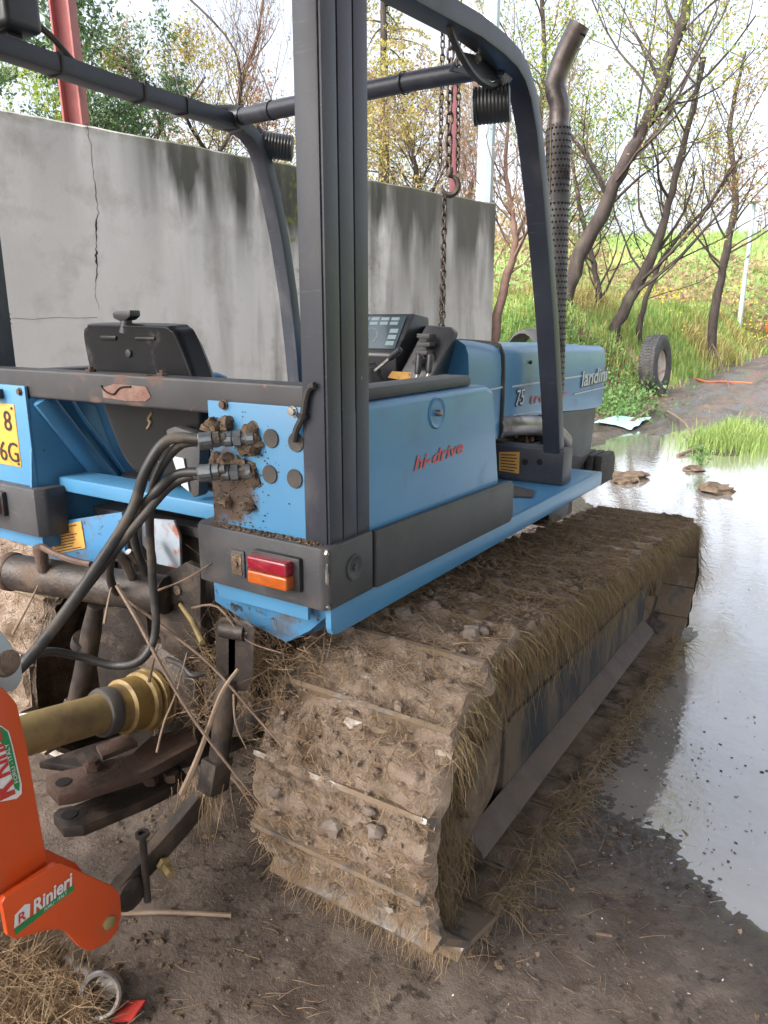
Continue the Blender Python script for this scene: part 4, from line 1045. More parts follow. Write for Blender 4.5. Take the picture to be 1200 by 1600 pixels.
# latch with dished recess on the right fender
lp_ = P(682, 645, X=XF)
obj('latch_recess', MB().lathe([(.001,-.0005),(.020,-.0005),(.030,.0012),(.033,.0035),(.036,.0005)], (XF+.0005,lp_.y,lp_.z), (1,0,0), 28), m['blue'], fo)
obj('latch_bolt', MB().lathe([(.0,.0),(.0075,.0),(.0075,.012),(.004,.015),(.0,.015)], (XF,lp_.y,lp_.z), (1,0,0), 14), m['steel'], fo)
a = P(645, 736, X=XF); b = P(722, 709, X=XF)
text('hi_drive_lettering', 'hi-drive', m['red_print'], fo, (XF+.0005, a.y, a.z), (0, b.y-a.y, (b.z-a.z)+.004), (0,0,1), .043, shear=.25, bold=.018, width=b.y-a.y)
# torn grip pad on the running board
gpm = MB(); g0 = [P(x, y, Z=.8665) for x, y in ((735,775),(760,762),(800,760),(835,768),(832,778),(800,776),(790,786),(765,782),(745,790))]
gpm.slab(g0, (0,0,1), .004); obj('grip_pad', gpm, m['grommet'], T)
# bolt recess in the bumper corner
p_ = P(554, 886, X=-.786)
obj('bolt_recess', MB().lathe([(.026,-.001),(.026,.003),(.021,.0035),(.017,.001),(.006,.001),(.006,.004),(.001,.004)], (-.786,p_.y,p_.z), (1,0,0), 28), m['plastic'], bcor)
# chipped edge of the bumper corner
for (z0, z1, w) in ((.985,1.002,.004),(.935,.972,.0035),(.885,.893,.004)):
    ce = MB().lump((-.7875,1.0215,(z0+z1)/2), (w,w,(z1-z0)/2), z0*100, .5, 6)
    obj('chipped_edge', ce, m['steel'], bcor)
# tail light, socket
YB = 1.020
def quad_px(pts, Y): return [P(x, y, Y=Y) for x, y in pts]
def tail_light(parent, x0, x1, z0, z1, y):
    hs_ = obj('tail_light', MB().box((x0-.006,y-.012,z0-.006),(x1+.014,y+.004,z1+.006)), m['black'], T, bevel=.005)
    zm = (z0+z1)/2
    obj('red_lens', MB().box((x0,y-.034,zm+.001),(x1,y-.006,z1)), m['red_lens'], hs_, bevel=.005, seg=3)
    obj('amber_lens', MB().box((x0,y-.034,z0),(x1,y-.006,zm-.001)), m['amber_lens'], hs_, bevel=.005, seg=3)
    return hs_
q = quad_px([(392,862),(463,925)], 1.0)
tail_light(None, q[0].x, q[1].x-.012, q[1].z+.001, q[0].z-.004, YB)
q = P(372, 880, Y=YB)
so_ = obj('trailer_socket', MB().box((q.x-.017,YB-.004,q.z-.028),(q.x+.02,YB+.004,q.z+.028)), m['plastic'], T, bevel=.003)
obj('socket_recess', MB().box((q.x-.012,YB-.0055,q.z-.022),(q.x+.014,YB-.0035,q.z+.022)), m['mud_dark'], so_)
obj('socket_pin', MB().lathe([(.006,0),(.006,.004),(0,.005)], (q.x,YB-.0055,q.z), (0,-1,0), 10), m['rust'], so_)
q = P(2, 783, Y=YB)
tail_light(None, q.x-.07, q.x+.012, q.z-.03, q.z+.022, YB)
# grommets, bolts and couplings on the right rear panel
YP = 1.0455
for (px, py) in ((424,685),(463,691),(422,741),(461,748),(349,781),(384,789)):
    q = P(px, py, Y=YP); g_ = obj('grommet', MB().lathe([(.0,.0),(.0175,.0),(.0185,.0012),(.0175,.003),(.012,.0022),(.0,.0022)], (q.x,YP,q.z), (0,-1,0), 24), m['grommet'], rpn)
for (px, py, mt) in ((458,643,'steel'),(350,632,'rust')):
    q = P(px, py, Y=YP); obj('bolt', MB().lathe([(.011,0),(.011,.002),(.0075,.002),(.0075,.008),(0,.0085)], (q.x,YP,q.z), (0,-1,0), 8), m[mt], rpn)
CP = []
for (px, py) in ((372,683),(368,736)):
    q = P(px, py, Y=1.03); CP.append(q)
    cd = Vector((-.80,-.58,-.05)).normalized(); o0 = Vector((q.x+.03, YP-.004, q.z))
    cpl = obj('hydraulic_coupling', MB().lathe([(.016,0),(.016,.014),(.012,.016),(.012,.04),(.015,.042),(.015,.055),(.0125,.057),(.0125,.075),(.010,.078),(.010,.11),(.0,.111)], o0, cd, 12), m['fitting'], T, angle=20)
    obj('nut', MB().lathe([(.0168,.024),(.0168,.038),(.0,.0385)], o0, cd, 6), m['fitting'], cpl, angle=20)
mudl = MB()
for i, (px, py, r_) in enumerate(((384,690,.030),(388,672,.018),(330,668,.024),(350,664,.018),(335,722,.02),(352,718,.018),(384,742,.026),(372,726,.018),(395,700,.016),(349,783,.017),(384,790,.016))):
    q = P(px, py, Y=1.035); mudl.lump((q.x,q.y+.008,q.z), (r_,.018,r_*.8), i+3, .45, 7)
obj('caked_mud', mudl, m['mud_dark'], T, kind='stuff')
# soiling along the top of the bumper
dm_ = MB(); rnd = random.Random(9)
for i in range(260):
    x = rnd.uniform(-1.09,-.81); dm_.lump((x, 1.045-rnd.random()*.02, 1.003+rnd.random()*.002), rnd.uniform(.0015,.005), i, .4, 3, .6)
for i in range(260):
    x = max(-1.092, rnd.gauss(-1.03,.05)); z = min(1.235, max(1.01, rnd.gauss(1.10,.06))); dm_.lump((x, 1.0455, z), rnd.uniform(.0008,.0026), i, .4, 3, .7)
obj('mud_specks', dm_, m['mud_dark'], T, recalc=False, kind='stuff')
# wiring loop into a grommet
w0 = [P(x, y, Y=1.035) for x, y in ((492,602),(483,607),(477,625),(473,650),(463,672),(460,690))]
obj('wiring_loop', MB().tube(spline(w0, 5), .0065, 8), m['rubber'], T)
obj('cable_clip', MB().lathe([(.010,-.004),(.010,.004)], w0[3], (0.1,0,1), 10), m['black'], T)
# gusset below the right panel
gs = [P(x, y, Y=1.082) for x, y in ((333,905),(512,940),(512,962),(484,986),(446,1004),(380,968),(336,940))]
obj('gusset', MB().slab(gs, (0,1,0), .008), m['blue_shaded_dirty'], T, bevel=.002)
gs = [P(x, y, Y=1.15) for x, y in ((446,1004),(500,985),(515,960),(515,930),(446,930))]
obj('inner_gusset', MB().slab(gs, (0,1,0), .01), m['blue_shaded_dirty'], T)

# --- rear cross bar with worn patch
obj('rear_cross_bar', MB().box((-2.005,1.0565,1.224),(-.855,1.115,1.291)), m['frame_worn'], T, bevel=.006, seg=3)
wp_ = [P(x, y, Y=1.0560) for x, y in ((160,606),(178,600),(228,604),(232,611),(236,620),(228,627),(195,626),(162,621))]
obj('bare_patch', MB().slab(wp_, (0,-1,0), .0012), m['rust_red'], T)
wt_ = [Vector((p.x, y, 1.2912)) for p, y in ((wp_[1],1.06),(wp_[2],1.06),(wp_[2],1.075),(wp_[1],1.085))]
obj('bare_patch', MB().slab(wt_, (0,0,1), .001), m['rust'], T)
ph_ = MB()
pc = [P(x, y, Y=1.0545) for x, y in ((158,603),(166,612),(178,616),(188,606),(205,604))]
ph_.tube(spline(pc, 4), .0025, 5); obj('torn_edge', ph_, m['dark_hole'], T)
for (px, py) in ((245,584),(133,582)):
    q = P(px, py, Y=1.07); obj('bolt', MB().lathe([(.012,0),(.012,.006),(.006,.007),(.006,.012),(0,.0125)], (q.x,1.085,1.2908), (0,0,1), 8), m['rust'], T)

# --- roll frame
ROPS = obj('roll_frame_post', MB().box((-.853,1.043,.90),(-.803,1.178,2.085)), m['frame'], T, bevel=.004)
for y0, y1 in ((1.046,1.086),(1.090,1.131),(1.135,1.176)):
    obj('rib', MB().box((-.8028,y0,.99),(-.7975,y1,2.08)), m['frame'], ROPS, bevel=.0018)
LP_ = obj('roll_frame_post', MB().box((mx(-.853),1.043,.90),(mx(-.803),1.178,2.12)), m['frame'], T, bevel=.004)
q = P(2, 500, Y=1.17)
for i in range(3):
    obj('print_line', MB().box((mx(-.853)-.0,1.1795,q.z-.012+.012*i),(mx(-.853)-.028,1.1789,q.z-.006+.012*i)), m['white_print'], LP_)
def side_frame(X, zt, name='roll_frame_side'):
    xc_ = X(-.865)
    pts = [(xc_,1.05,zt-.005),(xc_,1.3,zt),(xc_,1.62,zt+.002)]
    c0 = Vector((xc_,1.70,zt-.15))
    pts += [(xc_, 1.70+.155*math.sin(a), zt-.155+.155*math.cos(a)) for a in [R(6+11*i) for i in range(7)]]
    e = pts[-1]
    pts += [(xc_, 2.0, 1.72+.0*zt),(xc_,2.16,1.50),(xc_,2.29,1.22),(xc_,2.375,.98),(xc_,2.40,.868)]
    return pts
# right: follows the bar seen in the photograph
def fpath(xc_, zt):
    top = [Vector((xc_,1.06,zt)), Vector((xc_,1.4,zt)), Vector((xc_,1.70,zt))]
    arc_ = [Vector((xc_, 1.72+.15*math.sin(R(a)), zt-.15+.15*math.cos(R(a)))) for a in (10,22,34,46,58,68)]
    e = arc_[-1]; low = [e.lerp(Vector((xc_,2.42,.87)), t)+Vector((0,.06*math.sin(t*math.pi),0)) for t in (.12,.25,.4,.55,.7,.85,1.0)]
    return top+arc_+low
RP = [Vector((-.875,1.06,2.03)), Vector((-.875,1.4,2.03))]+[P(x, y, X=-.875) for x, y in ((735,44),(772,72),(794,94),(808,118),(818,150),(827,200),(838,300),(847,400),(855,500),(862,620),(867,742))]
obj('roll_frame_side', MB().rbar(RP, .046, .060, (0,.35,1)), m['frame'], T, bevel=.006, seg=2)
LPp = [P(x, y, X=mx(-.875)) for x, y in ((-60,55),(20,80),(180,134),(330,180),(366,193),(386,207),(400,226),(410,252),(424,310),(438,380),(450,460),(459,540),(466,620),(470,680))]
obj('roll_frame_side', MB().rbar(LPp, .046, .060, (0,.35,1)), m['frame'], T, bevel=.006, seg=2)
cb0 = P(360, 186, X=mx(-.86)); cb1 = P(785, 98, X=-.885)
obj('front_cross_tube', MB().tube([cb0+Vector((.02,.0,0)), cb0.lerp(cb1,.25), cb0.lerp(cb1,.5), cb0.lerp(cb1,.75), cb1+Vector((0,.02,0))], [.026,.028,.025,.025,.025], 10), m['frame'], T)
obj('joint_sleeve', MB().tube([cb0+Vector((-.03,-.06,.0)), cb0+Vector((.0,0,0)), cb0+Vector((.06,.0,-.005))], [.034,.044,.036], 10), m['black'], T)
bk = [P(x, y, X=-.92) for x, y in ((700,112),(716,82),(760,92),(800,118),(765,128))]
obj('mount_bracket', MB().slab(bk, (1,0,0), .012), m['frame'], T, bevel=.002)
for px, py in ((715,98),(744,92)):
    q = P(px, py, X=-.908); obj('bolt', MB().lathe([(.011,0),(.011,.003),(.008,.003),(.008,.010),(0,.0105)], q, (1,0,0), 8), m['steel'], T)
# cable ties round the tubes
def tie(c_, ax, r_, tail=None, mat='black'):
    o = obj('cable_tie', MB().ring([(r_,-.003),(r_+.0025,-.003),(r_+.0025,.003),(r_,.003)], c_, ax, 14), m[mat], T)
    if tail: obj('tie_tail', MB().tube([c_+Vector((0,0,r_)), c_+Vector((0,0,r_))+Vector(tail)*.5+Vector((.004,0,0)), c_+Vector((0,0,r_))+Vector(tail)], [.0022,.002,.001], 4), m[mat], o)
axc = (cb1-cb0).normalized()
for px, tl in ((444,(-.07,0,.14)),(595,(-.05,0,.22)),(660,None)):
    t = (px-360)/(785-360); c_ = cb0.lerp(cb1, t); tie(c_, axc, .0275, tl)
for px, py, tl in ((86,101,None),(216,145,None),(283,166,(-.06,.0,.20))):
    q = P(px, py, X=mx(-.875))
    obj('cable_tie', MB().rbar([q+Vector((0,-.003,0)), q+Vector((0,.003,0))], .056, .070, (0,0,1)), m['grommet' if tl is None else 'black'], T)
    if tl: obj('tie_tail', MB().tube([q+Vector((0,0,.03)), q+Vector((0,0,.03))+Vector(tl)*.5, q+Vector((0,0,.03))+Vector(tl)], [.0025,.002,.001], 4), m['black'], T)
# loom along the left bar, loom at the right corner
lo_ = [P(x, y, X=mx(-.83)) for x, y in ((60,40),(85,62),(120,102),(160,132),(200,144),(250,160),(340,190))]
obj('cable_loom', MB().tube(spline(lo_, 4), .009, 7), m['rubber'], T)
lo_ = [P(x, y, X=-.87) for x, y in ((704,20),(703,45),(712,70),(728,100),(745,122),(766,134),(780,128))]
obj('cable_loom', MB().tube(spline(lo_, 4), .008, 7), m['rubber'], T)
q = Vector((-.875,1.405,2.035)); 
obj('cable_tie', MB().rbar([q+Vector((0,-.004,0)), q+Vector((0,.004,0))], .054, .068, (0,0,1)), m['grommet'], T)
# work lamps
def lamp(c_, ax, r_, ln, parent=T):
    ax = Vector(ax).normalized(); prof = [(.2*r_,-ln/2),(.8*r_,-ln/2)]
    for i in range(9):
        h_ = -ln/2+ln*(i+.5)/10; prof += [(r_*.985,h_-.002),(r_,h_),(r_*.955,h_+.004)]
    prof += [(r_*1.04,ln/2-.006),(r_*1.04,ln/2),(r_*.9,ln/2+.001)]
    o = obj('work_lamp', MB().lathe(prof, c_, ax, 22), m['black'], parent, angle=30)
    obj('lamp_lens', MB().lathe([(0.001,0),(r_*.88,.0),(r_*.6,.006),(.001,.008)], Vector(c_)+ax*(ln/2+.001), ax, 22), m['lampglass'], o)
    return o
lamp(P(769,164,Y=1.86), (-.92,-.38,-.05), .043, .09)
obj('lamp_arm', MB().rbar([P(782,138,Y=1.86), P(795,118,Y=1.86)], .02, .012, (1,0,0)), m['black'], T)
lamp(P(434,229,Y=2.22), (-.80,-.60,.12), .044, .11)
obj('lamp_arm', MB().rbar([P(412,212,Y=2.22), P(400,200,Y=2.2)], .02, .012, (1,0,0)), m['black'], T)
q = P(20, 20, X=-1.93)
lb = obj('work_lamp', MB().box((q.x-.10,q.y-.05,q.z-.045),(q.x+.045,q.y+.05,q.z+.065)), m['black'], T, bevel=.015, seg=3)
obj('lamp_lens', MB().box((q.x-.085,q.y-.058,q.z-.03),(q.x+.005,q.y-.049,q.z+.05)), m['lampglass'], lb, bevel=.004)
obj('lamp_bracket', MB().box((q.x-.04,q.y-.02,2.10),(q.x+.0,q.y+.02,q.z-.04)), m['black'], lb)

# --- seat
sp_ = [(141,520),(147,508),(158,505),(262,507),(280,512),(292,528),(318,600),(326,660),(310,720),(285,742),(240,745),(212,725),(190,680),(165,610),(150,570)]
_sp = []
for i_ in range(len(sp_)):
    a_, b_, c2_, d2_ = [Vector((*sp_[(i_+k) % len(sp_)], 0)) for k in (-1, 0, 1, 2)]
    for k in range(4):
        t = k/4; q_ = .5*((2*b_)+(c2_-a_)*t+(2*a_-5*b_+4*c2_-d2_)*t*t+(3*b_-3*c2_+d2_-a_)*t**3); _sp.append((q_.x, q_.y))
def ring_at(Y, sc, dz=0, dx=0):
    pts = [P(x, y, Y=1.16) for x, y in _sp]; c_ = sum(pts, Vector())/len(pts)
    return [(c_.x+(p.x-c_.x)*sc+dx, Y, c_.z+(p.z-c_.z)*sc+dz) for p in pts]
seat = obj('seat', MB().loft([ring_at(1.1375,.93), ring_at(1.1365,.955), ring_at(1.139,.978), ring_at(1.146,.994), ring_at(1.156,1.0), ring_at(1.185,1.012,0,.004)]), m['seat'], T, angle=40)
obj('cushion', MB().loft([ring_at(1.186,.985,.0,.004), ring_at(1.20,.995,-.004,-.006), ring_at(1.26,.96,-.02,-.05), ring_at(1.31,.86,-.035,-.10)]), m['seat'], seat, angle=50)
obj('seat_base', MB().box((C-.2,1.2,.93),(C+.2,1.68,1.03)), m['seat'], T, bevel=.03, seg=3)
q = P(197, 520, Y=1.15); k0 = P(198, 493, Y=1.15)
kn = obj('seat_knob', MB().tube([q, k0], [.016,.011], 10), m['black'], seat)
obj('knob_head', MB().prism([(k0.x-.03,k0.z-.006),(k0.x-.012,k0.z-.012),(k0.x+.014,k0.z-.010),(k0.x+.03,k0.z-.002),(k0.x+.03,k0.z+.012),(k0.x+.016,k0.z+.010),(k0.x-.02,k0.z+.010),(k0.x-.032,k0.z+.006)], 'Y', 1.135, 1.165), m['black'], kn, bevel=.004)
for a_, b_ in (((158,524),(184,532)),((212,526),(244,532))):
    p0, p1 = P(*a_, Y=1.139), P(*b_, Y=1.139)
    obj('moulded_rib', MB().box((p0.x,1.133,p1.z),(p1.x,1.142,p0.z)), m['seat'], seat, bevel=.004)
q = P(203, 552, Y=1.139); obj('seat_bolt', MB().lathe([(.01,0),(.009,.005),(0,.006)], (q.x,1.138,q.z), (0,-1,0), 10), m['black'], seat)
q = P(236, 652, Y=1.13)
obj('paint_drip', MB().tube(spline([P(238,644,Y=1.138),P(232,655,Y=1.136),P(235,660,Y=1.136),P(230,670,Y=1.136)],4), .0035, 6), m['straw'], seat)
ar = [P(x, y, Y=1.10) for x, y in ((258,672),(272,666),(300,675),(312,700),(310,775),(300,778),(285,735),(265,700))]
obj('armrest', MB().slab(ar, (0,1,0), .03), m['plastic'], T, bevel=.006)
ar = [P(x, y, Y=1.098) for x, y in ((270,712),(288,716),(297,768),(285,758))]
obj('armrest_pad', MB().slab(ar, (0,-1,0), .003), m['silver'], T)

# --- floor and left fender inside
obj('floor_beam', MB().box((-1.70,1.10,.985),(-1.10,1.19,1.022)), m['blue'], T, bevel=.006)
obj('floor_plate', MB().box((-1.70,1.192,.90),(-1.10,2.05,.925)), m['plastic'], T)
ip = [P(x, y, X=-1.716) for x, y in ((48,600),(150,635),(170,690),(212,775),(205,835),(165,860),(50,820))]
obj('inner_fender_panel', MB().slab(ip, (-1,0,0), .008), m['blue'], T, bevel=.002)
ri = [P(x, y, X=-1.70) for x, y in ((66,622),(105,672),(150,728),(190,772),(212,790))]
obj('pressed_rib', MB().tube(spline(ri, 3), .028, 8, flat=.6), m['blue'], T)
ri = [P(x, y, X=-1.71) for x, y in ((112,626),(140,668),(165,700),(200,748))]
obj('pressed_edge', MB().tube(spline(ri, 3), .006, 6), m['blue'], T)
lbp = [P(x, y, Y=1.10) for x, y in ((48,822),(190,800),(196,868),(140,900),(60,862))]
obj('lower_rear_panel', MB().slab(lbp, (0,1,0), .01), m['blue_shaded_dirty'], T, bevel=.002)
stc = [P(x, y, Y=1.0985) for x, y in ((77,825),(127,814),(134,856),(84,866))]
st_o = obj('warning_sticker', MB().slab(stc, (0,-1,0), .0012), m['yellow_sticker'], T)
def lines_on(quad, n, parent, nrm, mat='ink', w=.10/3, seed=1, x0=.08, x1=.92):
    rr = random.Random(seed); nrm = Vector(nrm)
    a, b, c_, d = quad
    mb = MB()
    for i in range(n):
        t = (i+.8)/(n+.6); u1 = x1-rr.random()*.35
        pts = []
        for (u, v) in ((x0,t),(u1,t),(u1,t+.32/n),(x0,t+.32/n)):
            pts.append(a.lerp(b,u).lerp(d.lerp(c_,u), v)+nrm)
        mb.add(pts, [(0,1,2,3)])
    return obj('printed_lines', mb, m[mat], parent, recalc=False, smooth=False)
lines_on(stc, 9, st_o, (0,-.002,0))
# number plate on the left rear panel
YN = 1.047
npq = [P(x, y, Y=YN) for x, y in ((-70,632),(23,632),(23,728),(-70,728))]
xr, zt2, zb2 = npq[1].x, npq[1].z, npq[2].z
npo = obj('number_plate', MB().box((xr-.19,YN-.003,zb2),(xr,YN+.002,zt2)), m['plate'], T, bevel=.002)
text('plate_characters', '8', m['ink'], npo, (xr-.052,YN-.0032,(zt2+zb2)/2+.012), (1,0,0), (0,0,1), .072, bold=.004)
text('plate_characters', '6G', m['ink'], npo, (xr-.088,YN-.0032,zb2+.012), (1,0,0), (0,0,1), .072, bold=.004)
for dz in (.006,): 
    obj('plate_screw', MB().lathe([(.004,0),(.003,.003),(0,.0035)], (xr-.01,YN-.003,zt2-.01), (0,-1,0), 8), m['rust'], npo)
    obj('plate_screw', MB().lathe([(.004,0),(.003,.003),(0,.0035)], (xr-.008,YN-.003,zb2+.008), (0,-1,0), 8), m['rust'], npo)
for (px, py) in ((31,612),):
    q = P(px, py, Y=YP); obj('bolt', MB().lathe([(.010,0),(.010,.002),(.007,.002),(.007,.006),(0,.0065)], (q.x,YP,q.z), (0,-1,0), 8), m['rust'], rpn2)
q = P(3, 615, Y=1.045); obj('plate_lamp', MB().box((q.x-.03,1.02,q.z-.012),(q.x+.006,1.05,q.z+.012)), m['black'], T, bevel=.004)

# --- dashboard
def dq(pts, Y): return [P(x, y, Y=Y) for x, y in pts]
gl_t, gr_t = P(560,493,Y=2.06), P(641,493,Y=2.06); gl_b, gr_b = P(560,546,Y=1.98), P(622,546,Y=1.98)
xl_, xr_ = -1.56, gr_t.x
bn = MB().hexa([(xl_,2.0,1.02),(gr_b.x,1.98,1.02),(xr_,2.14,1.02),(xl_,2.14,1.02),(xl_,1.975,gr_b.z-.012),(gr_b.x,1.975,gr_b.z-.012),(xr_,2.14,gr_t.z+.004),(xl_,2.14,gr_t.z+.004)])
bn = MB().loft([[(xl_,1.985,1.0),(xl_,1.96,gr_b.z-.015),(xl_,2.07,gr_t.z+.006),(xl_,2.16,gr_t.z-.005),(xl_,2.2,1.0)],
                [(gr_b.x,1.985,1.0),(gr_b.x+.004,1.96,gr_b.z-.015),(xr_+.012,2.07,gr_t.z+.006),(xr_+.012,2.16,gr_t.z-.005),(xr_,2.2,1.0)]])
dash = obj('dashboard', bn, m['black'], T, bevel=.008)
nrm_g = (Vector((0,2.07,gr_t.z+.006))-Vector((0,1.96,gr_b.z-.015))); nrm_g = Vector((0,-nrm_g.z,nrm_g.y)).normalized()
def gp2(u, v, off=.002):
    a = Vector((gr_b.x-.33+.33*u+.008, 1.96, gr_b.z-.015)); b = Vector((xr_-.345+.33*u+.012, 2.07, gr_t.z+.006))
    return a.lerp(b, v)+nrm_g*off
gpan = obj('gauge_panel', MB().slab([gp2(.06,.12,.0015),gp2(.96,.12,.0015),gp2(.97,.92,.0015),gp2(.06,.92,.0015)], nrm_g, .002), m['glass'], dash)
gm = MB()
for (u, v, r_) in ((.62,.42,.034),(.26,.42,.034)):
    for i in range(22):
        a = R(-40+260*i/21); c_ = gp2(u, v, .0042); ax_ = Vector((1,0,0)); ay_ = (gp2(u,v+.1)-gp2(u,v)).normalized()
        p0 = c_+(ax_*math.cos(a)+ay_*math.sin(a))*r_; p1 = c_+(ax_*math.cos(a)+ay_*math.sin(a))*(r_*.82); sd = (ax_*-math.sin(a)+ay_*math.cos(a))*.0012
        gm.add([p0-sd,p0+sd,p1+sd,p1-sd], [(0,1,2,3)])
for i in range(7):
    for j in range(2):
        u0 = .12+.115*i; v0 = .70+.11*j; gm.add([gp2(u0,v0,.0042),gp2(u0+.09,v0,.0042),gp2(u0+.09,v0+.075,.0042),gp2(u0,v0+.075,.0042)], [(0,1,2,3)])
for i in range(3):
    u0 = .84; v0 = .2+.15*i; gm.add([gp2(u0,v0,.0042),gp2(u0+.09,v0,.0042),gp2(u0+.09,v0+.1,.0042),gp2(u0,v0+.1,.0042)], [(0,1,2,3)])
obj('gauge_markings', gm, m['gauge_mark'], gpan, recalc=False, smooth=False)
cs0 = dq([(628,592),(680,592),(698,520),(688,511),(648,508)], 1.98)
cs1 = dq([(628,592),(684,592),(702,520),(692,511),(652,508)], 2.10)
cons = obj('console', MB().loft([[(p.x,p.y-.03+max(0,p.z-1.25)*.7,p.z) for p in cs0], [(p.x+.0,2.16,p.z) for p in cs1]]), m['black'], T, bevel=.006)
for (px, py, w_, h_) in ((664,525,.022,.007),(664,538,.022,.006),(661,551,.020,.006),(652,565,.012,.008)):
    q = P(px, py, Y=1.93+max(0,(590-py))*.0009)
    obj('switch', MB().box((q.x-w_,q.y-.012,q.z-h_),(q.x+w_,q.y+.03,q.z+h_)), m['plastic'], cons, bevel=.003)
def lever(x0,y0,x1,y1,Y0,Y1,grip=.45,r_=.010):
    a, b = P(x0,y0,Y=Y0), P(x1,y1,Y=Y1); g = b.lerp(a, grip)
    lv = obj('lever', MB().tube([a, g], .0055, 8), m['steel'], T)
    obj('lever_grip', MB().tube([g, g.lerp(b,.15), b.lerp(g,.1), b], [r_*.7,r_,r_*1.1,r_*.6], 10), m['black'], lv)
lever(586,580,627,545,1.86,1.86,.45,.009)
lever(651,596,656,553,1.78,1.80,.75,.0095)
lever(668,594,673,553,1.80,1.82,.75,.0095)
bt = P(577, 590, Y=1.88); obj('tiller_boot', MB().lathe([(.05,-.08),(.048,-.01),(.036,.01),(.034,.03),(.02,.04),(.018,.045)], bt, (0,0,1), 18), m['rubber'], T)
ysq = dq([(606,590),(613,580),(644,582),(640,596)], 1.90)
obj('warning_sticker', MB().slab(ysq, (0,-1,.3), .001), m['yellow_sticker'], T)
obj('dash_pedestal', MB().box((C-.17,2.0,.926),(C+.17,2.2,1.05)), m['black'], T)

# --- hood
def hood_ring(Y, hw, zb, zt, sh=.05, bulge=.0):
    pts = []
    xr = C+hw; xl = C-hw
    pts += [(xr-.004,Y,zb),(xr,Y,zb+.02),(xr,Y,zt-sh-.05),(xr-.004,Y,zt-sh)]
    pts += [(xr-sh*.30,Y,zt-sh*.42),(xr-sh*.85,Y,zt-sh*.10),(xr-sh*1.6,Y,zt-.004)]
    pts += [(C,Y,zt+.008)]
    return pts + [(2*C-x, y, z) for x, y, z in pts[::-1] if x != C]
cowl = obj('cowl', MB().loft([hood_ring(2.165,.322,1.0,1.352,.05), hood_ring(2.25,.322,1.0,1.347,.045), hood_ring(2.43,.316,1.0,1.328,.04)]), m['blue'], T, angle=50)
HR = [(2.452,.307,1.06,1.322,.03),(2.5,.309,1.06,1.322,.03),(2.8,.308,1.045,1.316,.03),(3.1,.307,1.03,1.309,.03),(3.4,.306,1.01,1.302,.03),(3.64,.305,1.0,1.296,.03),(3.685,.300,1.0,1.290,.03),(3.70,.288,1.0,1.276,.03)]
hood = obj('hood', MB().loft([hood_ring(*r_) for r_ in HR]), m['blue'], T, angle=50)
sk_r = []
for (Y, hw, zb, zt) in ((2.98,.302,.80,1.029),(3.2,.302,.745,1.021),(3.45,.300,.70,1.006),(3.60,.292,.69,.999),(3.68,.27,.72,.999)):
    sk_r.append([(C+hw-.055,Y,zb),(C+hw-.01,Y,zb+.08),(C+hw,Y,zt-.05),(C+hw,Y,zt),(C-hw,Y,zt),(C-hw,Y,zt-.05),(C-hw+.01,Y,zb+.08),(C-hw+.055,Y,zb)])
obj('hood_skirt', MB().loft(sk_r), m['plastic'], T, angle=40, bevel=.004)
obj('nose_frame', MB().box((C-.22,3.05,.55),(C+.235,3.5,.80)), m['blue'], T, bevel=.01)
XH = C+.309
def on_hood(px, py): return P(px, py, X=XH)
def stripe(a, b, w, mat, off=.0012):
    a, b = on_hood(*a), on_hood(*b); mb = MB()
    mb.add([(XH+off,a.y,a.z-w/2),(XH+off-.002,b.y,b.z-w/2),(XH+off-.002,b.y,b.z+w/2),(XH+off,a.y,a.z+w/2)], [(0,1,2,3)])
    obj('stripe', mb, m[mat], hood, recalc=False, smooth=False)
stripe((800,604),(950,581), .007, 'silver')
stripe((897,616),(949,604), .006, 'silver')
a, b = P(765,609,X=C+.3235), P(789,604,X=C+.3195)
obj('stripe', MB().add([(C+.3235,a.y,a.z-.003),(C+.3205,b.y,b.z-.003),(C+.3205,b.y,b.z+.003),(C+.3235,a.y,a.z+.003)], [(0,1,2,3)]), m['silver'], cowl, recalc=False, smooth=False)
a = on_hood(804, 634)
text('model_number_outline', '75', m['ink'], hood, (XH+.0008,a.y-.004,a.z-.002), (0,1,0), (0,0,1), .082, shear=.2, bold=.045)
text('model_number', '75', m['white_print'], hood, (XH+.0014,a.y,a.z), (0,1,0), (0,0,1), .082, shear=.2, bold=.0)
a = on_hood(826, 632); b = on_hood(884, 622)
text('model_lettering', 'trekker', m['red_print'], hood, (XH+.001,a.y,a.z), (0,1,(b.z-a.z)/(b.y-a.y)), (0,0,1), .058, shear=.2, bold=.01, width=b.y-a.y)
a = on_hood(907, 604); b = on_hood(948, 594)
text('maker_lettering_shadow', 'landini', m['ink'], hood, (XH+.0004,a.y+.006,a.z-.004), (0,1,(b.z-a.z)/(b.y-a.y)), (0,0,1), .095, shear=.12, bold=.035, width=(b.y-a.y)*.99)
text('maker_lettering', 'landini', m['silver'], hood, (XH+.0012,a.y,a.z), (0,1,(b.z-a.z)/(b.y-a.y)), (0,0,1), .095, shear=.12, bold=.02, width=(b.y-a.y)*.98)
sm_ = [on_hood(x, y) for x, y in ((783,549),(793,560),(796,600),(799,640),(800,660))]
for p in sm_: p.x = XH+.006; p.y = 2.441+.0*(p.y)
ss = [(C+.0,2.441,1.334)]+[(C+.26,2.441,1.328),(C+.303,2.441,1.306),(XH+.004,2.441,1.25),(XH+.006,2.441,1.1),(XH+.004,2.441,1.0)]
obj('rubber_seal', MB().tube(spline([(C-.3,2.441,1.31)]+ss, 4), .011, 8), m['rubber'], T)
obj('hood_pin', MB().lathe([(.008,0),(.006,.006),(0,.007)], on_hood(829,566)+Vector((.0,0,0)), (1,0,0), 10), m['ink'], hood)
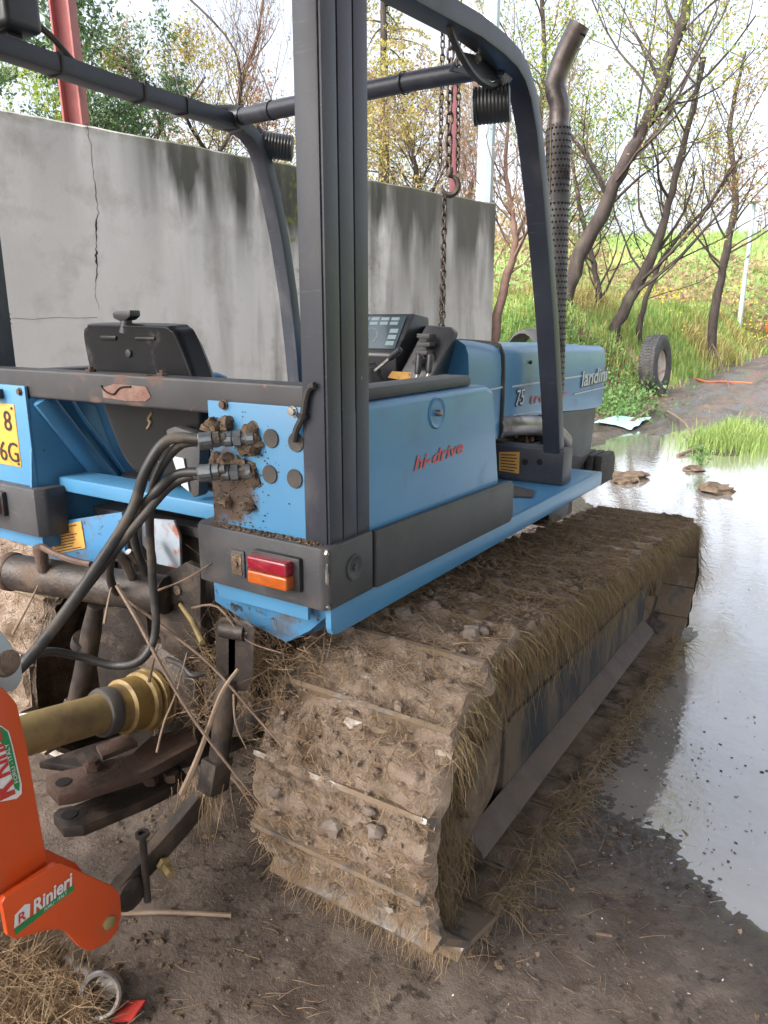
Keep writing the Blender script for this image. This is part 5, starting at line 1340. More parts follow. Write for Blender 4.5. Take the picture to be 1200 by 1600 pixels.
# engine bay, manifold, exhaust
obj('engine_block', MB().box((C-.24,2.2,.55),(C+.2,3.3,1.03)), m['steel_dark'], T, bevel=.02)
rnd = random.Random(12)
for i in range(6):
    y = 2.35+.13*i; obj('engine_part', MB().lathe([(.02,0),(.03,.01),(.028,.05),(.014,.055),(.012,.07),(0,.071)], (C+.2,y,.93+.05*(i%2)), (1,0,.1), 10), m['rust'], T)
mn = [P(x, y, X=C+.29) for x, y in ((770,668),(800,664),(835,664),(862,672),(880,690))]
mfo = obj('exhaust_manifold', MB().tube(spline(mn, 4), .042, 12), m['exhaust'], T)
mn2 = [P(x, y, X=C+.30) for x, y in ((785,668),(795,652),(815,646),(842,644),(858,654),(862,668))]
obj('hood_arch_highlight', MB().tube(spline(mn2, 4), .008, 6), m['silver'], T)  # silver tube painting the highlight along the hood's arched cut
obj('engine_guard', MB().box((C+.19,2.44,.868),(C+.27,3.0,.92)), m['black'], T, bevel=.008)
YE = 2.72
ex = [P(x, y, Y=YE) for x, y in ((872,680),(873,640),(877,560),(877,400),(875,300),(873,196))]
xe = ex[3].x
ex0 = Vector((xe,YE,1.02)); ex1 = Vector((ex[5].x,YE,ex[5].z))
exo = obj('exhaust_pipe', MB().tube([ex0, ex1], .035, 16), m['rust'], T)
shl = obj('heat_shield', MB().ring([(.040,0),(.0425,0),(.0425,(ex1-ex0).length-.14),(.040,(ex1-ex0).length-.14)], ex0+(ex1-ex0).normalized()*.13, (ex1-ex0), 26), m['shield'], exo)
pf = MB(); ax_ = (ex1-ex0).normalized(); u0 = Vector((0,1,0)); w0_ = ax_.cross(u0).normalized(); u0 = w0_.cross(ax_)
Ls = (ex1-ex0).length-.14
for i in range(44):
    for k in range(20):
        a = 2*math.pi*(k+.5*(i%2))/20; d = u0*math.cos(a)+w0_*math.sin(a); tg = ax_.cross(d)
        c_ = ex0+ax_*(.145+Ls*(i+.5)/44.5)+d*.0431
        pf.add([c_+(tg*math.cos(R(60*j))+ax_*math.sin(R(60*j)))*.0042 for j in range(6)], [(0,1,2,3,4,5)])
obj('perforations', pf, m['dark_hole'], shl, recalc=False, smooth=False, kind='stuff')
obj('slot_light_strip', MB().rbar([ex0+ax_*.14-Vector((.012,.0415,0)), ex1-Vector((.012,.0415,0))], .004, .003, (1,0,0)), m['pto'], shl)  # yellow strip stands in for light showing in the shield slot
e2, e3 = P(868,128,Y=YE), P(906,38,Y=YE)
bendp = spline([ex1+Vector((0,0,-.03)), ex1+Vector((0,0,.06)), e2+Vector((0,0,-.01)), e2.lerp(e3,.4)+Vector((-.004,0,.01)), e3], 5)
tl_ = MB().tube(bendp, [.035]*8+[.036]*(len(bendp)-8), 18); tl_.f = tl_.f[:-1]
obj('tail_pipe', tl_, m['exhaust'], exo)
obj('tail_opening', MB().tube([e3-(e3-e2).normalized()*.03, e3-(e3-e2).normalized()*.012], .034, 16), m['dark_hole'], exo)
c_ = P(874, 312, Y=YE); cl_o = obj('clamp', MB().ring([(.0435,-.013),(.046,-.013),(.046,.013),(.0435,.013)], ex0.lerp(ex1, (c_.z-ex0.z)/(ex1.z-ex0.z)), (ex1-ex0), 24), m['shield'], exo)
obj('clamp_bolt', MB().tube([(xe-.058,YE-.03,c_.z),(xe-.03,YE-.045,c_.z)], .006, 8), m['steel'], cl_o)
# foot of the front post
fb_ = obj('post_foot', MB().box((-1.13,2.385,.866),(-.832,2.475,.985)), m['frame'], T, bevel=.004)
for px, py in ((820,722),(843,722)):
    q = P(px, py, Y=2.384); obj('hole', MB().lathe([(.0,0),(.011,0),(.011,.0015),(0,.0015)], (q.x,2.385,q.z), (0,-1,0), 14), m['dark_hole'], fb_)
sq = [P(x, y, Y=2.383) for x, y in ((780,706),(812,706),(811,740),(780,735))]
st2_ = obj('warning_sticker', MB().slab(sq, (0,-1,0), .001), m['yellow_sticker'], T); lines_on(sq, 6, st2_, (0,-.002,0), seed=4)
# front ballast weights
for i in range(5):
    q = P(946+7*i, 742, Y=3.75)
    obj('ballast_weight', MB().prism([(3.66,.60),(3.86,.60),(3.90,.64),(3.90,.72),(3.86,.755),(3.66,.755)], 'X', -1.30+.046*i, -1.262+.046*i), m['grommet'], T, bevel=.012)
obj('front_frame', MB().box((C-.2,3.3,.45),(C+.2,3.64,.70)), m['steel_dark'], T, bevel=.01)
# rear axle housing
obj('rear_axle_housing', MB().box((C-.24,1.20,.38),(C+.24,2.2,.90)), m['steel_dark'], T, bevel=.03)
obj('axle_tube', MB().lathe([(.11,0),(.11,.5),(.13,.51),(.13,.55)], (C+.2,A0.y,A0.z+.05), (1,0,0), 24), m['steel_dark'], T)
obj('axle_tube', MB().lathe([(.11,0),(.11,.5),(.13,.51),(.13,.55)], (C-.2,A0.y,A0.z+.05), (-1,0,0), 24), m['steel_dark'], T)
# ------------------------------------------------------------------ hitch at the back of the tractor
def PX(pts, **k): return [P(x, y, **k) for x, y in pts]
def PY(pts):                                  # (px, py, Y)
    return [P(x, y, Y=Y) for x, y, Y in pts]
# cross cylinder with flange
a, b = P(18, 893, Y=.99), P(262, 930, Y=1.10); d_ = (b-a).normalized()
cyl = obj('lift_cylinder', MB().lathe([(.046,0),(.046,(b-a).length)], a, d_, 24), m['steel_dark'], T)
obj('cylinder_flange', MB().lathe([(.02,-.012),(.047,-.012),(.05,-.008),(.05,.008),(.047,.012)], a, d_, 24), m['rust'], cyl)
for k in range(6):
    t = 2*math.pi*k/6; u = d_.orthogonal().normalized(); w = d_.cross(u)
    obj('flange_bolt', MB().lathe([(.005,0),(.005,.004),(0,.005)], a-d_*.012+(u*math.cos(t)+w*math.sin(t))*.036, -d_, 6), m['steel_dark'], cyl)
obj('piston_rod', MB().tube([a-d_*.20, a-d_*.008], .021, 14), m['steel'], cyl)
f0 = P(64, 862, Y=.99); obj('banjo_fitting', MB().lathe([(.013,-.05),(.016,-.012),(.018,0),(.018,.014),(.010,.018),(0,.019)], f0, (0,0,1), 12), m['rust'], cyl)
obj('oil_pipe', MB().tube(spline(PY([(66,855,.985),(85,865,.985),(115,876,.99),(142,882,1.0)]),4), .008, 8), m['rust'], cyl)
# lift rods
def rod(name, pts, rs, mat='steel_dark', n=14): return obj(name, MB().tube(pts, rs, n), m[mat], T)
rod('lift_rod', PY([(150,945,1.06),(143,985,1.06),(132,1050,1.05),(118,1110,1.04)]), [.019,.025,.027,.026])
rod('lift_rod_collar', PY([(135,998,1.059),(131,1010,1.058)]), [.034,.034])
obj('rod_fork', MB().rbar(PY([(122,1095,1.045),(108,1135,1.04)]), .05, .05, (1,0,0)), m['steel_dark'], T, bevel=.006)
# plates of the three point linkage
pl = PX([(258,900),(300,875),(322,885),(322,1000),(300,1035),(262,1010),(252,960)], Y=1.13)
po = obj('linkage_plate', MB().slab(pl, (0,-1,0), .018), m['steel_dark'], T, bevel=.004)
q = P(277, 922, Y=1.11); obj('plate_hole', MB().lathe([(0,0),(.012,0),(.012,.002),(0,.002)], q, (0,-1,0), 16), m['mud'], po)
q = P(282, 945, Y=1.11); obj('plate_hole', MB().lathe([(0,0),(.009,0),(.009,.002),(0,.002)], q, (0,-1,0), 16), m['dark_hole'], po)
obj('worn_panel', MB().slab(PX([(226,808),(275,812),(284,835),(286,888),(250,880),(226,850)], Y=1.16), (0,-1,0), .008), M('worn_grey_paint', (.33,.38,.43), (.25,.30,.36), 12, .6, dirt=(.30,.13,.10), dlo=.50, dhi=.56, dscale=9), T, bevel=.002)
obj('linkage_plate', MB().slab(PX([(262,1000),(330,1010),(345,1090),(320,1130),(270,1120)], Y=1.18), (0,-1,0), .02), m['steel_dark'], T, bevel=.004)
obj('linkage_plate', MB().slab(PX([(150,950),(235,935),(250,1060),(165,1075)], Y=1.19), (0,-1,0), .02), m['steel_dark'], T, bevel=.004)
rod('spool_pipe', PY([(182,862,1.0),(196,878,1.02),(206,900,1.06)]), [.011,.012,.012], 'steel')
rod('spool_pipe', PY([(200,862,1.02),(212,874,1.04),(230,884,1.08)]), [.008,.010,.009], 'steel')
rod('linkage_pin', PY([(282,945,1.09),(300,970,1.04),(316,1004,1.0)]), [.005,.006,.006], 'pto', 8)
# right lift rod with clevis
for dx in (-.016, .020):
    c_ = [P(x, y, Y=1.02)+Vector((dx,0,0)) for x, y in ((345,975),(353,967),(368,966),(377,975),(376,1050),(366,1075),(352,1075),(345,1050))]
    obj('clevis', MB().slab(c_, (1,.3,0), .013), m['steel_dark'], T, bevel=.004)
q = P(362, 985, Y=1.02); obj('clevis_pin', MB().lathe([(.018,-.022),(.018,.034),(.010,.035),(.010,.042),(0,.043)], q, (1,.2,0), 14), m['steel_dark'], T)
rod('lift_rod', PY([(358,1060,1.02),(352,1095,1.01),(346,1150,1.0),(338,1215,.985)]), [.020,.025,.022,.020])
obj('rod_fork', MB().rbar(PY([(340,1185,.99),(332,1235,.975)]), .045, .055, (1,0,0)), m['steel_dark'], T, bevel=.006)
# lower link to the mower
ll = PX([(352,1212),(330,1230),(285,1285),(245,1330),(215,1362),(190,1392)], X=-1.125)
obj('lower_link', MB().rbar(spline(ll, 4), .028, .052, (1,0,0)), m['steel_dark'], T, bevel=.008)
q = P(198, 1392, X=-1.125)
obj('link_ball', MB().lathe([(.018,-.024),(.034,-.018),(.040,0),(.034,.018),(.018,.024)], q, (1,0,0), 20), m['steel_dark'], T)
pn = P(226, 1345, X=-1.10)
lpn = obj('link_pin', MB().tube([pn+Vector((0,0,.06)), pn+Vector((0,-.002,-.095))], .0075, 10), m['steel_dark'], T)
obj('pin_ring', MB().ring([(.008,-.004),(.014,-.004),(.014,.004),(.008,.004)], pn+Vector((0,0,.062)), (0,0,1), 16), m['steel_dark'], lpn)
q = P(255, 1350, X=-1.10); obj('eye_bolt', MB().lathe([(.016,0),(.016,.012),(.009,.013),(.009,.04),(0,.041)], q, (.9,-.3,0), 6), m['pto'], T)
obj('check_chain_bar', MB().rbar(PX([(345,1150),(400,1120),(460,1075)], Y=1.10), .03, .02, (0,0,1)), m['steel_dark'], T, bevel=.004)
# drawbar: two flat bars with holes, a pin between
def flat(pxs, z, th):
    pts = PX(pxs, Z=z); return MB().slab(pts, (0,0,-1), th)
up_ = obj('drawbar', flat([(70,1222),(78,1210),(100,1203),(205,1178),(235,1150),(300,1135),(310,1160),(255,1190),(228,1204),(120,1238),(90,1243)], .405, .028), m['rust'], T, bevel=.004)
lo2 = obj('drawbar', flat([(82,1272),(92,1262),(115,1258),(205,1222),(280,1195),(296,1215),(230,1248),(130,1290),(98,1292)], .335, .028), m['steel_dark'], T, bevel=.004)
for (px, py, z, par) in ((99,1222,.406,up_),(108,1273,.336,lo2)):
    q = P(px, py, Z=z); ho = obj('pin_hole', MB().lathe([(0,0),(.017,0),(.017,.0012),(0,.0012)], q, (0,0,1), 20), m['dark_hole'], par)
q = P(146, 1212, Z=.377); obj('drawbar_spacer', MB().tube([q, Vector((q.x,q.y,.336))], .019, 14), m['rust'], T)
q = P(146, 1200, Z=.406); obj('drawbar_bolt', MB().lathe([(.022,0),(.022,.012),(.014,.013),(.014,.022),(0,.023)], q, (0,0,1), 6), m['rust'], up_)
for (px, py) in ((270,1235),(238,1240)):
    q = P(px, py, Z=.31); obj('drawbar_bolt', MB().lathe([(.018,0),(.018,.02),(.011,.021),(.011,.05),(0,.051)], q+Vector((0,0,.05)), (0,0,-1), 6), m['rust'], lo2)
q = P(190, 1275, Z=.26); rod('hanging_pin', [P(193,1232,Z=.31), P(182,1282,Z=.25)], [.010,.011], 'steel')
obj('drawbar_frame', MB().slab(PX([(60,1190),(180,1150),(330,1110),(420,1140),(330,1180),(200,1210)], Z=.33), (0,0,-1), .02), m['steel_dark'], T, bevel=.004)
obj('swinging_plate', MB().slab(PX([(150,1165),(200,1145),(215,1160),(160,1182)], Z=.42), (0,0,-1), .012), m['rust'], T)
obj('pto_housing', MB().lathe([(.12,0),(.12,.10),(.09,.12),(.05,.13),(.03,.135)], (C,1.24,.50), (0,-1,0), 24), m['steel_dark'], T)
obj('pto_guard', MB().lathe([(.055,0),(.06,.01),(.065,.06),(.06,.062),(.05,.01)], P(288,1085,Y=1.22), (-.3,-1,0), 20), m['pto_cone'], T)

# ------------------------------------------------------------------ hydraulic hoses
def hose(pts, r_, mat='rubber'): return obj('hydraulic_hose', MB().tube(spline(PY(pts), 6), r_*.85, 10), m[mat], T)
hose([(312,686,.975),(262,688,.95),(228,735,.92),(205,800,.90),(150,888,.82),(85,980,.73),(30,1045,.66),(-25,1085,.62)], .0125)
hose([(312,690,.98),(278,698,.965),(246,742,.95),(234,800,.95),(238,900,.96),(243,985,.95),(222,1030,.92),(180,1040,.90),(120,1025,.85),(65,1020,.78),(0,1062,.68)], .0105)
hose([(312,738,.98),(275,742,.965),(240,772,.93),(200,820,.94),(172,880,.98),(178,920,1.02),(198,925,1.06),(204,890,1.08)], .0115)
hose([(312,741,.985),(268,758,.96),(215,818,.90),(150,898,.83),(70,1000,.73),(0,1066,.66),(-30,1090,.63)], .0105)
hose([(205,800,1.02),(212,850,1.03),(228,895,1.06),(238,880,1.09),(232,840,1.12)], .0115)
hose([(262,1030,1.08),(285,1040,1.06),(300,1055,1.05),(320,1052,1.07)], .008)
for (x0,y0,Y0,x1,y1,Y1) in ((352,683,1.005,310,688,.972),(352,688,1.01,310,692,.978),(352,733,1.005,310,738,.978),(352,738,1.01,310,742,.983)):
    p0, p1 = P(x0,y0,Y=Y0), P(x1,y1,Y=Y1); dd = (p1-p0); ln = dd.length
    obj('hose_ferrule', MB().lathe([(.009,0),(.009,ln*.2),(.0125,ln*.22),(.0125,ln*.45),(.010,ln*.47),(.0145,ln*.5),(.0145,ln*.95),(.012,ln)], p0, dd, 12), m['fitting'], T, angle=25)

# ------------------------------------------------------------------ drive shaft to the mower
ds0, ds1 = P(258, 1085, X=C), P(-250, 1232, X=C); dd = (ds1-ds0).normalized(); ln = (ds1-ds0).length
DS = empty('drive_shaft', (ds1.x, ds1.y, ds1.z)); tag(DS, 'dirty yellow drive shaft guard between tractor and orange mower', 'drive shaft')
obj('shaft_guard', MB().lathe([(.045,.185),(.045,ln)], ds0, dd, 28), m['pto'], DS)
obj('guard_cone', MB().lathe([(0.064,0.020),(0.074,0.022),(0.079,0.033),(0.066,0.038),(0.066,0.042),(0.078,0.047),(0.077,0.059),(0.065,0.064),(0.065,0.068),(0.075,0.073),(0.073,0.083),(0.066,0.089),(0.066,0.135),(0.058,0.140),(0.053,0.180)], ds0, dd, 32), m['pto_cone'], DS, angle=25)
obj('retaining_ring', MB().lathe([(.050,.165),(.057,.166),(.058,.190),(.055,.196),(.050,.196)], ds0, dd, 28), m['grommet'], DS)
obj('joint_yoke', MB().lathe([(.022,-.07),(.03,-.06),(.036,-.01),(.040,.0),(.030,.01)], ds0, dd, 16), m['steel_dark'], DS)
lq = P(38, 1135, X=C)
tdir = dd; sd_ = Vector((1,0,0)); 
q0 = ds0+dd*((P(42,1148,X=C)-ds0).length)
lab = MB(); nn = 8
up_v = Vector((0,0,1)); up_v = (up_v-dd*up_v.dot(dd)).normalized(); wv = dd.cross(up_v)
for i in range(nn+1):
    a = R(-75+75*i/nn)
    r0 = (up_v*math.cos(a)-wv*math.sin(a)) if wv.x < 0 else (up_v*math.cos(a)+wv*math.sin(a))
    lab.v += [tuple(q0+r0*.0456), tuple(q0+dd*.035+r0*.0456)]
lab.f = [(2*i,2*i+1,2*i+3,2*i+2) for i in range(nn)]
obj('maker_label', lab, m['white_print'], DS, recalc=False)

# ------------------------------------------------------------------ orange mower headstock
MW = empty('flail_mower', (-1.4, .45, 0)); tag(MW, 'bright orange mower headstock coupled to the back of the tractor', 'mower')
XN = -1.075
np_ = PX([(3,1412),(8,1402),(88,1350),(96,1349),(178,1386),(188,1398),(190,1430),(184,1455),(168,1474),(140,1487),(125,1480),(104,1458),(92,1452),(70,1455),(25,1468),(12,1462)], X=XN)
nb_ = obj('link_bracket', MB().slab(np_, (-1,0,0), .012), m['orange'], MW, bevel=.002)
fp_ = [Vector((p.x-.115, p.y, p.z)) for p in np_]
obj('link_bracket', MB().slab(fp_, (-1,0,0), .012), m['orange'], MW, bevel=.002)
q = P(170, 1441, X=XN)
obj('bracket_pin', MB().lathe([(.010,-.16),(.013,-.15),(.013,-.001),(.013,.004),(.010,.006),(0,.0062)], (q.x,q.y,q.z), (1,0,0), 18), m['pto'], MW)
XU = -1.10
upp = PX([(-60,1060),(8,1076),(28,1100),(44,1170),(60,1262),(76,1352),(6,1402),(-80,1440)], X=XU)
uo = obj('mast_plate', MB().slab(upp, (-1,0,0), .065), m['orange'], MW, bevel=.006)
fl = PX([(76,1352),(92,1349),(8,1404),(-2,1410)], X=XU+.004)
gx_ = obj('gearbox', MB().box((C-.10,ds1.y-.20,ds1.z-.11),(C+.10,ds1.y-.03,ds1.z+.11)), m['steel_dark'], MW, bevel=.02, seg=3)
obj('input_flange', MB().lathe([(.07,0),(.07,.02),(.045,.025),(.045,.045)], (C,ds1.y-.031,ds1.z), (0,1,0), 20), m['steel_dark'], gx_)
obj('cross_beam', MB().box((-1.95,.30,.50),(-1.17,.40,.60)), m['orange'], MW, bevel=.008)
obj('mast_plate', MB().box((-1.80,.30,.35),(-1.74,.62,.80)), m['orange'], MW, bevel=.006)
obj('mower_deck', MB().prism([(-.35,.12),(.30,.12),(.36,.22),(.30,.36),(-.30,.36),(-.40,.24)], 'X', -2.3, -1.62), m['orange'], MW, bevel=.012)
obj('deck_arm', MB().box((-1.80,.25,.30),(-1.72,.36,.55)), m['orange'], MW, bevel=.006)
# decals
def decal_frame(a, b, X):
    a, b = P(*a, X=X), P(*b, X=X); u = (b-a).normalized(); v = Vector((1,0,0)).cross(u)
    if v.z < 0: v = -v
    return a, u, v, (b-a).length
a, u, v, w = decal_frame((24,1459), (116,1388), XN+.0012)
sl = u*0.0
gq = MB().add([a-v*.003, a+u*w*1.0-v*.003, a+u*w*1.0+v*.009, a+v*.009+u*0], [(0,1,2,3)])
gd = obj('green_band', gq, m['green_print'], nb_, recalc=False, smooth=False)
text('place_lettering', 'FORLI - ITALY', m['white_print'], nb_, a+u*w*.47+v*.0005+Vector((.0008,0,0)), u, v, .0085, shear=.2, bold=.01, width=w*.40, thick=0)
text('maker_lettering', 'Rinieri', m['white_print'], nb_, a+u*w*.30+v*.0105+Vector((.0008,0,0)), u, v, .036, shear=.25, bold=.03, width=w*.70, thick=0)
em = MB().add([a+u*w*.0+v*.011, a+u*w*.25+v*.011, a+u*w*.30+v*.034, a+u*w*.22+v*.040, a+u*w*.05+v*.034], [(0,1,2,3,4)])
em_o = obj('emblem_ground', em, m['white_print'], nb_, recalc=False, smooth=False)
text('emblem', 'R', m['red_print'], em_o, a+u*w*.06+v*.014+Vector((.0008,0,0)), u, v, .024, shear=.2, bold=.02, thick=0)
# decal on the mast: white rounded label, red lettering running upward, green edge
XD = XU+.0012
dq_ = PX([(-60,1125),(2,1134),(14,1143),(20,1165),(34,1225),(34,1240),(26,1248),(0,1253),(-60,1262)], X=XD)
do_ = obj('maker_label', MB().add(dq_, [tuple(range(len(dq_)))]), m['white_print'], uo, recalc=False, smooth=False)
gq_ = PX([(-60,1127),(2,1136),(12,1144),(18,1165),(31,1225),(30,1236),(23,1232),(10,1175),(2,1160),(-60,1150)], X=XD+.0008)
obj('green_band', MB().add(gq_, [tuple(range(len(gq_)))]), m['green_print'], do_, recalc=False, smooth=False)
a, b = P(21,1236,X=XD+.0014), P(2,1150,X=XD+.0014); u = (b-a).normalized(); v = Vector((1,0,0)).cross(u)
text('maker_lettering', 'Rinieri', m['red_print'], do_, a+u*.03, u, v, .046, shear=.15, bold=.03, thick=0, xs=.9)
text('emblem', 'R', m['red_print'], do_, a-u*.008, u, v, .05, shear=.15, bold=.05, thick=0, xs=.9)
a2, b2 = P(29,1222,X=XD+.0018), P(12,1158,X=XD+.0018); u2 = (b2-a2).normalized(); v2 = Vector((1,0,0)).cross(u2)
text('small_print', 'FORLI - ITALY', m['white_print'], do_, a2, u2, v2, .009, bold=.0, thick=0, width=(b2-a2).length*.95)
# steel yoke on top of the mast
yk = PX([(-40,1075),(-40,985),(2,985),(14,1000),(34,1035),(36,1060),(26,1078),(5,1085)], X=-1.16)
yo = obj('top_link_yoke', MB().slab(yk, (-1,0,0), .02), m['galv'], MW, bevel=.004)
q = P(14, 1038, X=-1.155); obj('yoke_hole', MB().lathe([(0,-.003),(.022,-.003),(.024,-.001),(.022,.001),(0,.001)], q+Vector((-.004,0,0)), (1,0,0), 20), m['mud'], yo)

# ------------------------------------------------------------------ twigs caught in the hitch
tw = [
 ([(183,915,.95),(215,970,.94),(252,1040,.93),(300,1120,.92),(352,1190,.92),(410,1262,.95)], .0055, 'twig', 'long straight brown vine shoot slanting down across the hitch'),
 ([(196,935,.96),(262,985,.98),(330,1040,1.0),(400,1120,1.0),(440,1165,1.0)], .0042, 'twig', 'long thin brown vine shoot crossing behind the drive shaft cone'),
 ([(284,1240,.90),(300,1205,.91),(318,1160,.93),(345,1085,.96),(372,1045,.99)], .0075, 'twig_pale', 'pale peeled crooked branch leaning against the right lift rod'),
 ([(20,990,.93),(42,950,.93),(60,914,.93)], .0036, 'twig_pale', 'short pale cut twig standing before the left muddy track'),
 ([(163,974,.95),(168,945,.96),(174,918,.97)], .0036, 'twig_pale', 'short broken twig stub beside the cylinder tube'),
 ([(233,1065,.96),(238,1040,.96),(246,1010,.97)], .004, 'twig', 'short twig end rising above the drive shaft cone'),
 ([(245,1175,.92),(256,1130,.93),(276,1080,.95),(292,1020,.97)], .0026, 'twig_pale', 'fine pale grass stem hanging beside the drive shaft cone'),
 ([(365,1085,.97),(368,1130,.97),(385,1170,.98)], .0026, 'twig_pale', 'fine pale stem hanging right of the lift rod'),
 ([(300,950,1.02),(340,948,1.01),(385,1000,1.02),(440,1020,1.04)], .003, 'twig', 'thin dark stem bent over the clevis head'),
 ([(240,925,.98),(290,905,1.0),(330,880,1.02)], .003, 'twig', 'thin dark stem pointing up towards the right bumper'),
]
for pts, r_, mt, lb_ in tw:
    sp = spline(PY(pts), 4); n = len(sp)
    tag(obj('twig', MB().tube(sp, [r_*(1-.55*i/n) for i in range(n)], 6), m[mt]), lb_, 'twig', 'twigs caught in the hitch')
# fine rootlets and straw snagged in the linkage
rnd = random.Random(33); SN = MB(); SN2 = MB()
for i in range(260):
    px, py = rnd.gauss(312, 18), rnd.gauss(1235, 16); p = P(px, py, Y=.98)
    strand(SN, p, (rnd.gauss(0,.4), rnd.gauss(0,.4), -1), rnd.uniform(.03,.13), .0008, rnd, curl=.4, drop=.4, seg=4)
for i in range(750):
    px, py = rnd.gauss(400, 42), rnd.gauss(1040, 45); p = P(px, py, Y=1.06+rnd.random()*.1)
    strand(SN2 if rnd.random() < .6 else SN, p, (rnd.gauss(0,1), rnd.gauss(0,.5), rnd.gauss(.2,1)), rnd.uniform(.04,.16), .0009, rnd, curl=.5, seg=4)
for i in range(420):
    px, py = rnd.uniform(235,340), rnd.uniform(1000,1130); p = P(px, py, Y=1.10+rnd.random()*.06)
    strand(SN2 if rnd.random() < .7 else SN, p, (rnd.gauss(0,1), rnd.gauss(0,.5), rnd.gauss(0,1)), rnd.uniform(.03,.12), .0008, rnd, curl=.6, seg=4)
obj('snagged_straw', SN, m['straw'], T, recalc=False, smooth=False, kind='stuff')
obj('snagged_straw', SN2, m['straw_dark'], T, recalc=False, smooth=False, kind='stuff')

# ------------------------------------------------------------------ near ground litter
def gp3(px, py, dz=0):
    p = P(px, py, Z=0); p.z = ground_h(p.x, p.y)[0]+dz; return p
sp = spline([gp3(188,1443,.012), gp3(260,1444,.014), gp3(362,1443,.010)], 5)
tag(obj('fallen_twig', MB().tube(sp, .0055, 6), m['twig_pale']), 'straight pale stick lying on the mud beside the orange bracket', 'twig')
sp = spline([gp3(345,1240,.02), gp3(365,1235,.03), gp3(400,1280,.02)], 5)
tag(obj('fallen_twig', MB().tube(sp, .006, 6), m['twig']), 'short dark stick on the ground in front of the muddy track', 'twig')
for pts, lb_ in (([(930,1468),(955,1472)], 'small dark splinter of wood on bare mud'), ([(1085,1222),(1125,1245)], 'dark wet stick floating at the puddle edge'), ([(1010,1215),(1040,1260),(1075,1300)], 'thin dark stem lying over the puddle edge')):
    sp = [gp3(x, y, .010) for x, y in pts]
    tag(obj('fallen_twig', MB().tube(spline(sp, 3), .004, 5), m['twig']), lb_, 'twig')
rnd = random.Random(44); PB = MB()
for i in range(800):
    x, y = rnd.uniform(-1.7,.6), rnd.uniform(.35,2.2)
    if pud_sd(x, y) > -.02: continue
    r_ = rnd.uniform(.0012,.0045)*(2.0 if rnd.random() < .05 else 1)
    PB.lump((x, y, ground_h(x,y)[0]+r_*.2), r_, i, .35, 3, .7)
tag(obj('gravel', PB, m['stone'], recalc=False, kind='stuff'), 'small pebbles scattered over the damp mud', 'gravel')
CLD = MB()
for i in range(2600):
    x, y = rnd.uniform(-1.7,.5), rnd.uniform(.35,2.0)
    if nz(x*2.2, y*2.2, 8) < -.05 or pud_sd(x, y) > -.05: continue
    r_ = rnd.uniform(.002,.008)*(1.8 if rnd.random() < .06 else 1); CLD.lump((x, y, ground_h(x,y)[0]+r_*.1), r_, i, .45, 4, .6)
tag(obj('soil_crumbs', CLD, m['mud_dark'], recalc=False, kind='stuff'), 'dark soil crumbs scattered over the mud floor', 'soil')
PT = MB()
for i in range(240):
    if rnd.random() < .75: px, py = rnd.gauss(1040, 35), rnd.gauss(1130, 60)
    else: px, py = rnd.uniform(900,1180), rnd.uniform(1180,1560)
    if rnd.random() < .1: px, py = rnd.uniform(420,900), rnd.uniform(1440,1600)
    p = gp3(px, py); p.z = max(p.z, WATER)+.004; leafquad(PT, p, .0032*rnd.uniform(.5,1.3), rnd)
tag(obj('fallen_petals', PT, m['petal'], recalc=False, smooth=False, kind='stuff'), 'tiny fallen white petals on mud and puddle', 'petals')
DB = MB()
for i in range(170):
    px, py = (rnd.gauss(1080, 60), rnd.gauss(1260, 90)) if rnd.random() < .7 else (rnd.uniform(950,1200), rnd.uniform(850,1400))
    p = gp3(px, py); p.z = max(p.z, WATER)+.002
    r_ = rnd.uniform(.001,.0032)*(2 if rnd.random() < .06 else 1); DB.lump(p, (r_*rnd.uniform(.7,2.4), r_*rnd.uniform(.7,1.6), r_*.4), i, .6, 4)
tag(obj('floating_specks', DB, m['ink'], recalc=False, kind='stuff'), 'dark specks of debris floating on the puddle', 'debris')
SG = MB()
for i in range(420):
    px, py = rnd.gauss(880, 110), rnd.gauss(1330, 80)
    if rnd.random() < .5: px, py = rnd.uniform(250,1000), rnd.uniform(1380,1600)
    p = gp3(px, py, .004); strand(SG, p, (rnd.gauss(0,1), rnd.gauss(0,1), .05), rnd.uniform(.02,.09), .0009, rnd, curl=.4)
tag(obj('loose_straw', SG, m['straw_dark'], recalc=False, smooth=False, kind='stuff'), 'loose straw stems strewn on the mud', 'straw')
LV = [(893,1370),(838,1500),(1170,1456),(652,1340)]
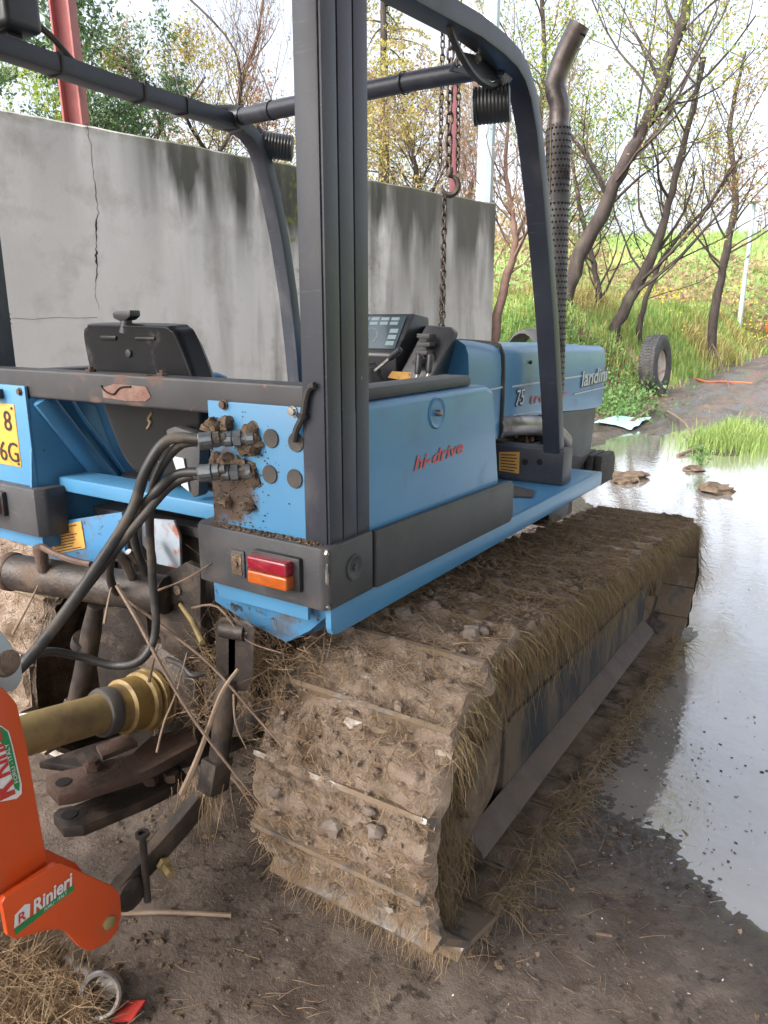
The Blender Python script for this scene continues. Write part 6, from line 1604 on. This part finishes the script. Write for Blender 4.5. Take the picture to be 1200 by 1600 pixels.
for i, (px, py) in enumerate(((893,1398),(838,1500),(1155,1455))):
    p = gp3(px, py, .008); mb = MB(); n = 6
    for k in range(n): mb.v.append((p.x+.007*math.cos(k*1.05), p.y+.005*math.sin(k*1.05), p.z+.006*math.sin(k*2.1)))
    mb.v.append((p.x,p.y,p.z+.004)); mb.f = [(k,(k+1)%n,n) for k in range(n)]
    tag(obj('dead_leaf', mb, m['tan_leaf'], recalc=False), ['curled tan dead leaf beside the lower track run','curled tan dead leaf on bare mud behind the track','curled tan dead leaf at the puddle edge'][i], 'leaf', 'dead leaves on the mud')
# hay heap in the corner
HY, HY2 = MB(), MB(); hc = P(10, 1570, Z=0)
for i in range(6500):
    px, py = rnd.uniform(-120,150), rnd.uniform(1455,1680)
    if py < 1470+.55*max(0, px-40)-.0: continue
    p = gp3(px, py); e = sm((py-1462-.6*max(0,px-30))/60); p.z += .07*e*rnd.random()
    strand(HY if rnd.random() < .5 else HY2, p, (rnd.gauss(0,1), rnd.gauss(0,1), rnd.gauss(0,.25)), rnd.uniform(.03,.13), rnd.uniform(.0007,.0014), rnd, curl=.5, seg=3)
ho_ = obj('hay_heap', HY, m['straw'], recalc=False, smooth=False, kind='stuff'); tag(ho_, 'heap of dry cut grass below the orange mower', 'hay')
h2_ = obj('hay_heap', HY2, m['straw_dark'], recalc=False, smooth=False, kind='stuff'); tag(h2_, 'brown matted hay mixed into the heap below the mower', 'hay')
# ringed steel pin on the ground
rc = gp3(165, 1590, .045); rdir = Vector((.35,-.75,.45)).normalized()
rg_ = empty('ring_fitting', rc); tag(rg_, 'worn steel ring fitting with shank lying on the mud by the hay', 'fitting')
obj('ring', MB().ring([(.030,-.02),(.036,-.02),(.044,.006),(.046,.012),(.043,.016),(.036,.014),(.031,.0)], rc, rdir, 32), m['steel'], rg_)
obj('shank', MB().tube([rc-rdir*.022, rc-rdir*.04, gp3(135,1545,.03), gp3(108,1512,.012)], [.020,.024,.017,.014], 14), m['steel'], rg_)
q = gp3(214, 1592, .012)
tag(obj('red_plastic_scrap', MB().slab([q+Vector((-.02,0,0)), q+Vector((.018,.012,.012)), q+Vector((.026,-.03,.006)), q+Vector((-.012,-.05,0))], (0,0,1), .006), m['red_print'], bevel=.001), 'red plastic scrap beside the ring fitting', 'scrap')
